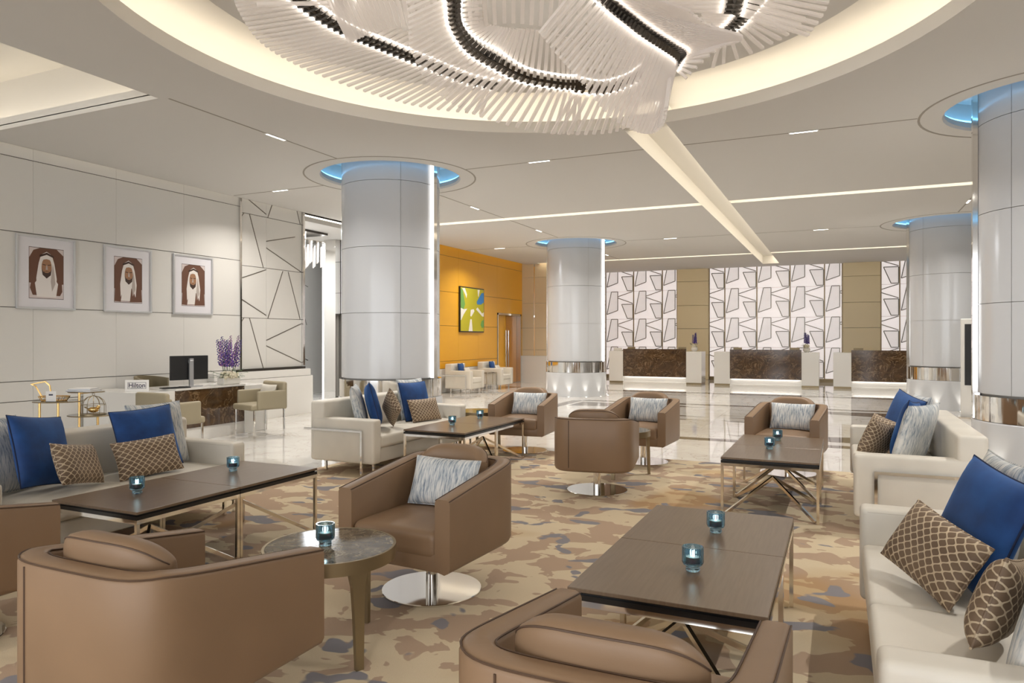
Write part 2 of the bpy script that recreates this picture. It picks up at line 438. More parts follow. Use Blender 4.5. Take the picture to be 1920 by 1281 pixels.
# ---- lit slots
def channel(x0, x1, y0, y1, depth, along, led, strip=.05):
    z1 = ZC+depth; b = MB()
    b.add([(x0,y0,ZC),(x1,y0,ZC),(x1,y1,ZC),(x0,y1,ZC),(x0,y0,z1),(x1,y0,z1),(x1,y1,z1),(x0,y1,z1)],
          [(4,7,6,5),(0,4,5,1),(1,5,6,2),(2,6,7,3),(3,7,4,0)] if along != 'yopen' else [(4,7,6,5),(1,5,6,2),(2,6,7,3),(3,7,4,0)])
    b.obj('light_slot', 'cove', ce)
    l = MB()
    if along[0] == 'y': l.box(x1-strip, x1-.01, y0+.02, y1-.02, z1-.03, z1-.012)
    else: l.box(x0+.02, x1-.02, y0+.01, y0+strip, z1-.03, z1-.012)
    l.obj('slot_light_strip', led, ce)
ys = CY+CR-.03
channel(CX-SL, CX+SL, ys, 25.3, .26, 'yopen', 'ledslot', .12)
for y in (13.55, 22.1):
    channel(-9.2, CX-SL-.001, y-CS, y+CS, .2, 'x', 'ledslot', .09); channel(CX+SL+.001, 7.2, y-CS, y+CS, .2, 'x', 'ledslot', .09)
# ---- rectangular coffer over the left bay
cf = MB(); x0, x1, y0, y1 = -9.85, -6.45, .9, 5.2
for a, b2, c, d in ((x1, x1+.001, y0, y1), (x0, x1, y1, y1+.001), (x0, x1, y0-.001, y0)): cf.box(a, b2, c, d, ZC, ZC+.14)
cf.box(x1, x1+.30, y0-.3, y1+.3, ZC+.05, ZC+.06).box(x0, x1, y1, y1+.30, ZC+.05, ZC+.06)
cf.box(x1+.30, x1+.31, y0-.3, y1+.3, ZC+.05, 4.75).box(x0, x1+.3, y1+.30, y1+.31, ZC+.05, 4.75).box(x0, x1+.3, y0-.31, y0-.3, ZC+.05, 4.75)
cf.obj('coffer_edge', 'cove', ce)
MB().box(x1+.12, x1+.17, y0, y1, ZC+.065, ZC+.08).box(x0, x1, y1+.12, y1+.17, ZC+.065, ZC+.08).obj('coffer_light_strip', 'led', ce)
# ---- column recess rings
for x in GX:
    for y in GY:
        r = MB().lathe([(HR, ZC), (HR-.02, ZC+.03), (HR+.0, ZC+.10), (HR+.12, ZC+.11), (HR+.12, ZC+.36), (.7, ZC+.36)], 48, (x, y, 0)); r.obj('recess_ring', 'ceiling', ce, smooth=30)
        MB().lathe([(HR+.03, ZC+.115), (HR+.08, ZC+.115), (HR+.08, ZC+.13), (HR+.03, ZC+.13), (HR+.03, ZC+.115)], 48, (x, y, 0)).obj('recess_light_strip', 'ledblue', ce)
        MB().lathe([(1.30, ZC-.004), (1.325, ZC-.004), (1.325, ZC-.001), (1.30, ZC-.001), (1.30, ZC-.004)], 64, (x, y, 0)).obj('ceiling_joint', 'groove', ce)
# ---- ceiling joints and linear downlights
def joint(x0, y0, x1, y1):
    w = .011
    (MB().box(x0, x1, y0-w, y0+w, ZC-.003, ZC+.001) if y0 == y1 else MB().box(x0-w, x0+w, y0, y1, ZC-.003, ZC+.001)).obj('ceiling_joint', 'groove', ce)
for x in GX:
    for a, b2 in zip((-6,)+tuple(g+1.33 for g in GY), tuple(g-1.33 for g in GY)+(22.1-CS,)):
        if x < 0 and b2 > 5.2 and a < 5.2: a = 5.25
        if a < 13.55 < b2: joint(x, a, x, 13.55-CS); joint(x, 13.55+CS, x, b2)
        else: joint(x, a, x, b2)
for y in GY[1:]:
    for a, b2 in ((-9.65, GX[0]-1.33), (GX[0]+1.33, CX-SL), (CX+SL, GX[1]-1.33), (GX[1]+1.33, 8)): joint(a, y, b2, y)
dl_pos = [(-6.36, 6.8, 1), (-6.36, 12.1, 1), (-6.36, 15.3, 1), (-8.6, 9.3, 0), (-3.86, 9.3, 0), (-.4, 9.3, 0), (-3.86, 17.85, 0), (-.4, 17.85, 0), (-8.6, 17.85, 0),
          (2.13, 6.8, 1), (2.13, 3.6, 1), (2.13, 12.1, 1), (2.13, 15.3, 1), (-6.36, 20.6, 1), (2.13, 20.6, 1), (2.13, -2.2, 1), (-6.36, -2.2, 1), (-3.9, -1.6, 1), (-.3, -1.6, 1)]  # those behind the camera are added out of view to brighten the foreground
dmesh = MB().box(-.17, .17, -.024, .024, -.006, 0).mesh('frame', 'paper'); lmesh = MB().box(-.155, .155, -.016, .016, -.0065, -.006).mesh('lens', 'downlight')
DLAB = ['beside the chandelier, in the joint leading to the passage column', 'in the joint between the two left-hand columns, nearer the passage', 'in the joint between the two left-hand columns, nearer reception',
 'between the portrait wall and the passage column', 'between the passage column and the long light slot', 'between the long light slot and the right sofas column',
 'between the free-standing column and the long light slot', 'between the long light slot and the screen-side column', 'between the orange wall and the free-standing column',
 'above the marble-edge sofa, before the right sofas column', 'above the big sofa with honeycomb pillows', 'between the two right-hand columns, nearer the sofas', 'between the two right-hand columns, nearer reception',
 'in front of the reception desk by the free-standing column', 'in front of the half-hidden reception desk', 'added as fill over the carpet end behind the big sofa', 'added as fill over the marble beside the carpet end', 'added as fill over the carpet end behind the tea stand sofa', 'added as fill over the carpet end behind the turned armchair']
for i, (x, y, v) in enumerate(dl_pos):
    t = thing('linear_downlight', 'short linear downlight '+DLAB[i], 'downlight', (x, y, ZC-.0035), PI/2 if v else 0, 'linear downlights in ceiling joints')
    link('frame', dmesh, t); link('lens', lmesh, t)
    area('downlight_lamp', (x, y, ZC-.02), .31 if not v else .04, .04 if not v else .31, 34*LED, spread=2.4)

# ---- left wall: lacquer panels with recessed joints
wl = struct(MB().box(XW-.25, XW-.02, -8, 11.28, 0, 4.75).obj('wall_left', 'backing'))
rows = [0, .66, .925, 1.906, 2.90, 3.88, 4.74]
pm = {}
def wpanel(parent, y0, y1, z0, z1, m, X=XW, gy=.0015, gz=.005, nm='wall_panel', th=.02):
    k = (round(y1-y0, 3), round(z1-z0, 3), m, gy, gz, th)
    if k not in pm: pm[k] = MB().box(-th, 0, gy, y1-y0-gy, gz, z1-z0-gz).mesh(nm, m)
    return link(nm, pm[k], parent, (X, y0, z0))
ye = 9.63
cols = [ye-1.21*k for k in range(0, 7)]
for a, b2 in zip(cols[1:], cols):
    for z0, z1 in zip(rows, rows[1:]): wpanel(wl, a, b2, z0, z1, 'panel')
wpanel(wl, -8, cols[-1], 0, 4.74, 'panel')
MB().box(XW, XW+.03, ye-.02, ye+.02, .93, 4.5).obj('chrome_strip', 'chrome', wl)
MB().box(XW-.02, XW+.04, 11.26, 11.31, 0.95, 4.4).obj('chrome_strip', 'chrome', wl)
# patterned section
def strips(b, segs, x, y0, w, z0, h, r=.008):
    for (a, c), (d, e) in segs: b.bar((x, y0+a*w, z0+c*h), (x, y0+d*w, z0+e*h), r*2, .006, up=(1, 0, 0))
half = {0: [((.0,.9),(.12,1)), ((.33,1),(.88,0))], 1: [((0,.75),(1,.97)), ((0,.36),(1,.06))]}
full = {1: [((.45,.98),(.04,0)), ((.6,.98),(.95,0))], 0: [((0,.53),(.8,.72)), ((0,.4),(1,.0))], 2: [((0,.56),(1,.92)), ((0,.45),(1,.08))]}
zr = [.93, 1.87, 2.82, 3.78, 4.74]
for i, (z0, z1) in enumerate(zip(zr, zr[1:])):
    h = z1-z0
    p = wpanel(wl, ye+.02, 10.28, z0, z1, 'panel'); b = MB(); strips(b, half[[0, 1, 0, 1][i]], .002, 0, .63, 0, h); b.obj('metal_inlay', 'strip', p)
    p = wpanel(wl, 10.28, 11.26, z0, z1, 'panel'); b = MB(); strips(b, full[[2, 1, 0, 1][i]], .002, 0, .98, 0, h); b.obj('metal_inlay', 'strip', p)
MB().box(XW-.02, XW+.06, ye-.1, 11.3, .89, .93).obj('dark_ledge', 'darkmetal', wl)
MB().box(XW-.02, XW+.16, 8.9, 11.34, .755, .89).obj('plinth_cap', 'white', wl, bev=.004)
MB().box(XW-.02, XW+.2, 8.9, 11.36, 0, .75).obj('plinth', 'white', wl, bev=.004)
# end face of the wall into the side passage
MB().box(XW-.25, XW-.02, 11.28, 11.3, 0, 4.75).obj('end_panel', 'panel', wl)

# ---- orange wall
wo = struct(MB().box(XW-.25, XW-.02, 14.6, 20.3, 0, 4.75).box(XW-.25, XW-.02, 22.14, YB, 0, 4.75).box(XW-.25, XW-.02, 20.3, 22.14, 2.3, 4.75).obj('wall_orange', 'backing'))
oc = [14.62, 15.33, 16.55, 17.75, 18.97, 20.26]
orow = [.66, .86, 1.84, 2.78, 3.77, 4.74]
for a, b2 in zip(oc, oc[1:]):
    for z0, z1 in zip(orow, orow[1:]): wpanel(wo, a, b2, z0, z1, 'orange')
    wpanel(wo, a, b2, 0, .66, 'white')
for z0, z1 in zip([2.3, 2.78, 3.77], [2.78, 3.77, 4.74]): wpanel(wo, 20.26, 22.18, z0, z1, 'orange')
for z0, z1 in zip(orow, orow[1:]): wpanel(wo, 22.18, 26.2, z0, z1, 'orange')
# double door
d = struct(MB().box(XW-.22, XW+.0, 20.3, 20.36, 0, 2.3).box(XW-.22, XW+.0, 22.08, 22.14, 0, 2.3).box(XW-.22, XW+.0, 20.3, 22.14, 2.24, 2.3).obj('door_1', 'steel'))
for k, y in enumerate((20.37, 21.23)):
    lf = MB().box(XW-.20, XW-.15, y, y+.845, .01, 2.235).obj('door_leaf', 'orange_dark' if k else 'orange', d)
    yy = y+.76 if not k else y+.09
    MB().tube([(XW-.10, yy, .55), (XW-.10, yy, 1.75)], .02, 8).tube([(XW-.15, yy, .7), (XW-.10, yy, .7)], .012).tube([(XW-.15, yy, 1.6), (XW-.10, yy, 1.6)], .012).obj('handle', 'chrome', lf, smooth=True)
MB().box(XW-.14, XW-.13, 20.42, 20.47, .5, 1.8).obj('dark_glazing', 'screen', d)
# pale beige pier at the end of the orange wall
pr = struct(MB().box(XW+.005, -8.97, 22.24, 22.9, 0, 4.7).obj('wall_pier', 'backing'))
for k, (a, b2) in enumerate(((XW+.0, -9.42), (-9.38, -8.95))):
    for z0, z1 in zip([.9, 1.1, 1.84, 2.68, 3.55], [1.1, 1.84, 2.68, 3.55, 4.7]):
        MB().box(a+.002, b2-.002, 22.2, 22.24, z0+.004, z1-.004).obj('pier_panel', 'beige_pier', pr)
    MB().box(a-.02 if k else a, b2+.02, 22.14, 22.24, 0, .9).obj('pier_plinth', 'white', pr)
MB().box(-9.42, -9.38, 22.21, 22.24, 0, 4.7).obj('metal_strip', 'chrome', pr)
MB().box(-8.97, -8.95, 22.24, 22.9, 0, 4.7).obj('side_panel', 'orange', pr)

# ---- back wall with backlit panels
wb = struct(MB().box(-16.5, 9.2, YB, YB+.2, 0, 4.75).obj('wall_back', 'backing'))
TH = 1.045; TW = 1.085
ZB = [0, .12] + [.12+TH*k for k in range(1, 5)]
A = [(.2, 1), (.43, 1), (.43, .32), (.04, .18)]; Bq = [(.57, .54), (.97, .54), (.97, .03), (.77, .03)]
def clip_x(pts, x0, x1):
    for side, lim in ((0, x0), (1, x1)):
        out = []
        for i in range(len(pts)):
            a, b = pts[i-1], pts[i]
            ia = a[0] >= lim if side == 0 else a[0] <= lim; ib = b[0] >= lim if side == 0 else b[0] <= lim
            if ia != ib: t = (lim-a[0])/(b[0]-a[0]); out.append((lim, a[1]+t*(b[1]-a[1])))
            if ib: out.append(b)
        pts = out
        if not pts: return []
    return pts
def clip_seg(a, b, x0, x1):
    if a[0] > b[0]: a, b = b, a
    if b[0] <= x0 or a[0] >= x1: return None
    def f(t): return (a[0]+t*(b[0]-a[0]), a[1]+t*(b[1]-a[1]))
    if b[0] == a[0]: return a, b
    t0 = max(0, (x0-a[0])/(b[0]-a[0])); t1 = min(1, (x1-a[0])/(b[0]-a[0])); return f(t0), f(t1)
om = {}
def onyx_tile(X, w, z0, u0, u1):
    Y = YB-.03; k = (u0, u1)
    if k not in om:
        b = MB().box(.006, w-.006, -.02, 0, .004, TH-.004).mesh('onyx_panel', 'onyx')
        ins = []
        for P in (A, Bq):
            c = clip_x(P, u0, u1)
            if len(c) > 2: ins.append(MB().prism([((a-u0)*TW, z*TH) for a, z in c], (-.024, -.019), lambda a, z, d: (a, d, z)).mesh('onyx_inset', 'onyx_grey'))
        l = MB()
        segs = [(P[i-1], P[i]) for P in (A, Bq) for i in range(4)]+[((.44, .82), (.97, 1.0)), ((.44, .77), (.97, .57))]
        for a, c in segs:
            s_ = clip_seg(a, c, u0+.01, u1-.01)
            if s_: l.bar(((s_[0][0]-u0)*TW, -.026, s_[0][1]*TH), ((s_[1][0]-u0)*TW, -.026, s_[1][1]*TH), .028, .008, up=(0, -1, 0))
        om[k] = (b, ins, l.mesh('metal_inlay', 'strip'))
    b, ins, l = om[k]
    o = link('onyx_panel', b, wb, (X, Y, z0))
    for m_ in ins: link('onyx_inset', m_, o)
    link('metal_inlay', l, o)
def onyx_field(xc):
    xs = [xc-1.5*TW-TW/2, xc-1.5*TW, xc-.5*TW, xc+.5*TW, xc+1.5*TW, xc+2*TW]
    us = [(.5, 1), (0, 1), (0, 1), (0, 1), (0, .5)]
    for k, (u0, u1) in enumerate(us):
        for z0 in ZB[1:5]: onyx_tile(xs[k], xs[k+1]-xs[k], z0, u0, u1)
    for x in xs: MB().box(x-.018, x+.018, YB-.075, YB-.0, .12, 4.3).obj('metal_mullion', 'bronze', wb)
    MB().box(xs[0], xs[-1], YB-.06, YB, 0, .12).obj('metal_skirting', 'bronze', wb)
FW = 5.49
for c in (CX-FW, CX, CX+FW): onyx_field(c)
for c in (CX-FW/2, CX+FW/2):
    w = (FW-4*TW)/2-.02
    for z0, z1 in zip([0, .9, 1.84, 2.68, 3.55], [.9, 1.84, 2.68, 3.55, 4.5]):
        MB().box(c-w, c+w, YB-.16, YB, z0+.004, z1-.004).obj('beige_panel', 'beige', wb, bev=.006)
struct(MB().box(8.8, 9, -8, YB, 0, 4.75).obj('wall_right', 'panel'))

# ---- side passage behind the left wall
sp = struct(MB().box(-11.35, XW-.27, 14.4, 14.6, 2.1, 3.95).obj('wall_passage', 'panel'))
for z in (2.62, 3.4): MB().box(-11.35, XW-.27, 14.392, 14.4, z, z+.012).obj('panel_joint', 'backing', sp)
MB().box(-11.35, XW-.27, 14.38, 14.42, 2.07, 2.11).obj('metal_edge', 'darkmetal', sp)
for a, w, m_ in ((-11.3, .34, 'greycurtain'), (-10.9, .06, 'darkmetal'), (-10.8, .28, 'greycurtain'), (-10.45, .05, 'darkmetal'), (-10.38, .25, 'bluecurtain')):
    b = MB(); pts = []
    n = 10
    for i in range(n+1): pts.append((a+w*i/n, 14.5+(.03*math.sin(i*1.9) if 'curt' in m_ else 0)))
    for i in range(n):
        (xa, ya), (xb, yb) = pts[i], pts[i+1]
        b.add([(xa, ya, .02), (xb, yb, .02), (xb, yb, 2.1), (xa, ya, 2.1)], [(0, 1, 2, 3)])
        b.add([(xa, ya+.03, .02), (xb, yb+.03, .02), (xb, yb+.03, 2.1), (xa, ya+.03, 2.1)], [(3, 2, 1, 0)])
    b.obj('curtain' if 'curt' in m_ else 'door_frame', m_, sp)
MB().box(-11.35, XW-.27, 14.62, 14.66, 0, 2.1).obj('dark_glazing', 'screen', sp)
mp = struct(MB().box(-11.72, -11.36, 14.2, 14.6, 0, 4.0).obj('wall_mirror_pier', 'chrome'))
MB().box(-11.76, -11.725, 14.19, 14.22, 0, 3.85).obj('light_strip', 'ledwhite', mp)
struct(MB().box(-16.5, -16.3, 11, YB, 0, 4.75).obj('wall_passage_far', 'panel'))
wp = struct(MB().box(-13.2, -13.0, 11.3, 18, 0, 4.0).obj('wall_passage_side', 'panel'))
for i in range(4):
    b = MB(); strips(b, full[(i+1) % 3], -12.995, 12.9, 1.1, .9+.95*i, .95); b.obj('metal_inlay', 'strip', wp)
    b = MB(); strips(b, full[(i) % 3], -12.995, 14.0, 1.1, .9+.95*i, .95); b.obj('metal_inlay', 'strip', wp)
struct(MB().box(-16.3, XW-.25, 11.0, 11.28, 0, 4.75).obj('wall_passage_near', 'panel'))
cs2 = struct(MB().box(-16.3, -10.15, 11.3, 18, 3.95, 4.05).obj('ceiling_passage', 'ceiling'))
MB().box(-10.2, -10.15, 11.35, 14.5, 4.06, 4.08).obj('cove_light_strip', 'ledslot', cs2)
t = thing('passage_chandelier', 'small square chandelier of hanging clear rods in the side passage', 'chandelier', (-11.35, 12.9, 3.93))
MB().box(-.45, .45, -.45, .45, -.03, .02).obj('ceiling_plate', 'darkmetal', t)
rm = MB().box(-.012, .012, -.012, .012, -.5, -.03).mesh('glass_rod', 'rod')
for i in range(8):
    for j in range(8): link('glass_rod', rm, t, (-.4+.8*i/7, -.4+.8*j/7, -.18-.1*((i+j) % 2)))
rmm = MB().box(-.004, .004, -.004, .004, -.3, 0)
MB().box(-.42, .42, -.42, .42, -.2, -.19).obj('rod_frame', 'steel', t)
MB().box(-.1, .1, -.1, .1, -.19, -.03).obj('lamp_housing', 'ledwhite', t)
area('passage_lamp', (-11.3, 12.6, 3.9), 1.5, 1.5, 190*LED, col=(.9, .94, 1))

# ================================================================== COLUMNS
R0 = .755
q_mesh = []
for k in range(4):
    a0 = PI/4+k*PI/2
    q_mesh.append(a0)
zc = [.90, 1.87, 2.84, 3.81, 4.34]
def column(x, y, label):
    t = thing('column', label, 'column', (x, y, 0), 0, 'round white lobby columns')
    MB().lathe([(R0-.03, 0), (R0-.03, 4.34)], 48).obj('core', 'joint', t, smooth=True)
    MB().lathe([(.001, .0), (.80, .0), (.80, .60), (.79, .61), (.001, .61)], 64).obj('base_drum', 'column', t, smooth=30)
    MB().lathe([(.72, .61), (.785, .615), (.785, .88), (.72, .885)], 64).obj('chrome_band', 'chrome', t, smooth=30)
    for z0, z1 in zip(zc, zc[1:]):
        for k in range(4):
            a0 = PI/4+k*PI/2
            key = (k, round(z1-z0, 2))
            if key not in pm:
                g = .0025
                pm[key] = MB().lathe([(R0-.028, .003), (R0, .003), (R0, z1-z0-.003), (R0-.028, z1-z0-.003)], 20, (0, 0, 0), a0+g, a0+PI/2-g).mesh('shaft_panel', 'column', smooth=30)
            link('shaft_panel', pm[key], t, (0, 0, z0))
    for s in (-1, 1):
        MB().box(*(sorted((s*(R0-.02), s*(R0+.045)))), -.05, .05, .62, 4.3).obj('chrome_fin', 'chrome', t)
        MB().box(*(sorted((s*(R0+.0), s*(R0+.05)))), -.066, -.052, .9, 4.2).obj('fin_light', 'finled' if x < 0 and s > 0 else 'chrome', t)
    for k in range(12):
        a = 2*PI*k/12+.13
        MB().lathe([(.001, .004), (.035, .004), (.04, 0), (.04, -.002)], 12, (.86*math.cos(a), .86*math.sin(a), 0)).obj('uplight', 'steel', t)
        MB().lathe([(.001, .006), (.022, .006)], 10, (.86*math.cos(a), .86*math.sin(a), 0)).obj('uplight_lens', 'downlight', t)
        sp_ = bpy.data.lights.new('uplight_lamp', 'SPOT'); sp_.energy = 7; sp_.spot_size = .95; sp_.spot_blend = .8; sp_.color = (1, .93, .82); sp_.shadow_soft_size = .02
        if y > 5: link('uplight_lamp', sp_, None, (x+.86*math.cos(a), y+.86*math.sin(a), .02), (PI-.12*1, 0, a+PI/2) if 0 else (PI, 0, 0))
    return t
column(GX[0], GY[1], 'round white column behind the cream sofa beside the side passage')
column(GX[0], GY[2], 'round white column standing free on marble between orange wall and reception')
column(GX[1], GY[1], 'round white column directly behind the cream sofas on the carpet edge')
column(GX[1], GY[2], 'round white column in front of the third reception desk by the black screen')

# ================================================================== CHANDELIER
def lerp_poly(pts, t):
    n = len(pts)-1; x = t*n; i = min(int(x), n-1); f = x-i
    p0 = pts[max(i-1, 0)]; p1 = pts[i]; p2 = pts[i+1]; p3 = pts[min(i+2, n)]
    return .5*((2*p1)+(p2-p0)*f+(2*p0-5*p1+4*p2-p3)*f*f+(3*p1-p0-3*p2+p3)*f*f*f)
def A3(l): return [at(x, y, z) for x, y, z in l]
ribbons = [
 # (metal, outer tips, inner tips, count)
 (A3([(500,-60,4.08),(560,0,4.06),(640,54,4.04),(720,88,4.02),(800,120,4.0),(870,148,3.98),(925,160,3.97)]),
  A3([(436,-30,3.98),(446,18,3.97),(490,80,3.95),(570,128,3.93),(680,170,3.9),(790,200,3.88),(905,214,3.86)]),
  A3([(570,-90,4.1),(620,-20,4.1),(690,20,4.1),(770,62,4.1),(860,92,4.1),(930,120,4.1),(975,135,4.1)]), 44),
 (A3([(845,-60,3.86),(853,0,3.80),(858,45,3.76),(885,88,3.74),(930,118,3.73),(985,144,3.73),(1050,156,3.73),(1090,158,3.74)]),
  A3([(762,-20,3.8),(768,40,3.74),(772,92,3.68),(800,150,3.6),(850,195,3.54),(920,225,3.5),(1010,247,3.48),(1090,250,3.48)]),
  A3([(905,-60,3.95),(900,-10,3.95),(905,40,3.95),(930,50,3.95),(960,54,3.95),(1000,56,3.95),(1050,66,3.95),(1085,80,3.95)]), 36),
 (A3([(1080,162,3.72),(1130,166,3.72),(1175,154,3.74),(1205,135,3.78)]),
  A3([(1030,250,3.46),(1090,252,3.46),(1150,247,3.46),(1190,230,3.48)]),
  A3([(1090,95,3.92),(1120,85,3.92),(1160,75,3.92),(1190,60,3.95)]), 12),
 (A3([(1100,-50,3.98),(1145,0,3.94),(1180,30,3.90),(1215,58,3.86),(1248,80,3.83),(1272,98,3.82),(1268,112,3.80),(1258,122,3.79)]),
  A3([(1010,60,3.66),(1050,110,3.60),(1095,160,3.48),(1140,215,3.38),(1185,243,3.32),(1218,250,3.30),(1240,236,3.32),(1250,200,3.38)]),
  A3([(1290,20,3.9),(1330,48,3.9),(1372,62,3.88),(1390,68,3.87),(1390,72,3.87),(1388,75,3.87),(1340,95,3.8),(1285,150,3.66)]), 38),
 (A3([(1450,-60,4.1),(1424,-10,4.08),(1400,22,4.06),(1378,46,4.05),(1352,66,4.05)]),
  A3([(1535,-40,4.03),(1522,10,4.02),(1490,56,4.0),(1425,92,3.98),(1330,128,3.97)]),
  A3([(1330,-60,4.12),(1325,-20,4.12),(1318,20,4.12),(1308,48,4.12),(1290,60,4.12)]), 17),
 (A3([(560,-110,4.1),(640,-75,4.08),(730,-60,4.06),(830,-60,4.06)]),
  A3([(655,80,3.82),(700,60,3.84),(760,48,3.86),(850,46,3.88)]), None, 22),
 (A3([(860,-110,4.12),(960,-90,4.1),(1060,-80,4.1),(1140,-80,4.1)]),
  A3([(880,50,3.9),(960,42,3.9),(1050,52,3.9),(1140,60,3.9)]), None, 16),
 (A3([(1220,-120,4.12),(1290,-90,4.12),(1370,-80,4.12)]),
  A3([(1270,30,4.0),(1310,22,4.0),(1370,10,4.0)]), None, 7),
]
# the half above the camera's frame, same construction
for s0, s1, z in ((3.6, 5.4, 4.02), (5.3, 6.6, 3.9)):
    c = Vector((CX, CY, 0)); mt = []; ot = []; it = []
    for i in range(7):
        a = s0+(s1-s0)*i/6
        mt.append(c+Vector((1.45*math.cos(a), 1.45*math.sin(a), z))); ot.append(c+Vector((2.05*math.cos(a+.1), 2.05*math.sin(a+.1), z-.12)))
        it.append(c+Vector((.9*math.cos(a), .9*math.sin(a), z+.05)))
    ribbons.append((mt, ot, it, 26))
ch = thing('rod_chandelier', 'huge swirling ceiling chandelier of clear rods on dark curved metal rails', 'chandelier', (CX, CY, ZC+.32))
chinv = -Vector((CX, CY, ZC+.32))
unit = MB().box(-.5, .5, -.5, .5, 0, 1).mesh('glass_rod', 'rod')
rods = []; total = 0
rail = MB(); led = MB(); cab = MB()
for ri, (mt, ot, it, n) in enumerate(ribbons):
    pts = [lerp_poly(mt, i/40)+chinv for i in range(41)]
    clip = MB()
    MB().tube(pts, .014, 6).obj('rail', 'darkmetal', ch, smooth=True)
    for tips in (ot, it):
        if tips:
            MB().tube([lerp_poly(mt, i/40)+(lerp_poly(tips, i/40)-lerp_poly(mt, i/40)).normalized()*.085+chinv+Vector((0, 0, .012)) for i in range(41)], .007, 4).obj('led_strip', 'rodled', ch)
    for i in range(n):
        t = (i+.5)/n; p = lerp_poly(mt, t)+chinv
        o = lerp_poly(ot, t)+chinv; d = (o-p).normalized()
        clip.bar(p, p+d*.06, .026, .03)
        rods.append((p+d*.05, o, ri))
        if it:
            o2 = lerp_poly(it, t)+chinv; d2 = (o2-p).normalized()
            clip.bar(p, p+d2*.06, .026, .03); rods.append((p+d2*.05, o2, ri))
    clip.obj('rail_clips', 'darkmetal', ch)['kind'] = 'stuff'
    for t in (.15, .5, .85):
        p = lerp_poly(mt, t)+chinv; MB().tube([p, (p.x, p.y, 0)], .003, 4).obj('suspension_cable', 'steel', ch)
pri = {0: 0, 1: 0, 3: 0, 4: 1, 2: 0, 5: 1, 6: 2}
rods.sort(key=lambda r: pri.get(r[2], 3))
bulk = MB()
for k, (p, o, ri) in enumerate(rods):
    d = o-p
    if k < 296:
        ob = link('glass_rod', unit, ch); q = d.to_track_quat('Z', 'Y'); ob.rotation_mode = 'QUATERNION'
        ob.location = p; ob.rotation_quaternion = q; ob.scale = (.03, .02, d.length)
    else: bulk.bar(p, o, .03, .02)
bulk.obj('glass_rod_cluster', 'rod', ch)['kind'] = 'stuff'

# ================================================================== ARMCHAIRS
def chair_path(n=44):
    """outer plan of the tub, from front left round the back to front right; front is +Y"""
    hw = .378; yf = .385; yb = -.435; rx, ry = .30, .24
    pts = [(-hw, yf), (-hw+.0, yf-.15), (-hw, yf-.3)]
    for i in range(n+1):
        a = PI+PI*i/n
        ca, sa = math.cos(a), math.sin(a); e = .45
        pts.append((hw*math.copysign(abs(ca)**e, ca), (yb+.38)+.38*math.copysign(abs(sa)**e, sa)))
    pts += [(hw, yf-.3), (hw, yf-.15), (hw, yf)]
    return [Vector((x, y, 0)) for x, y in pts]
def resample(pts, n):
    L = [0]
    for a, b in zip(pts, pts[1:]): L.append(L[-1]+(b-a).length)
    out = []; j = 0
    for i in range(n+1):
        s = L[-1]*i/n
        while j < len(L)-2 and L[j+1] < s: j += 1
        f = (s-L[j])/max(1e-9, L[j+1]-L[j]); out.append(pts[j].lerp(pts[j+1], f))
    return out
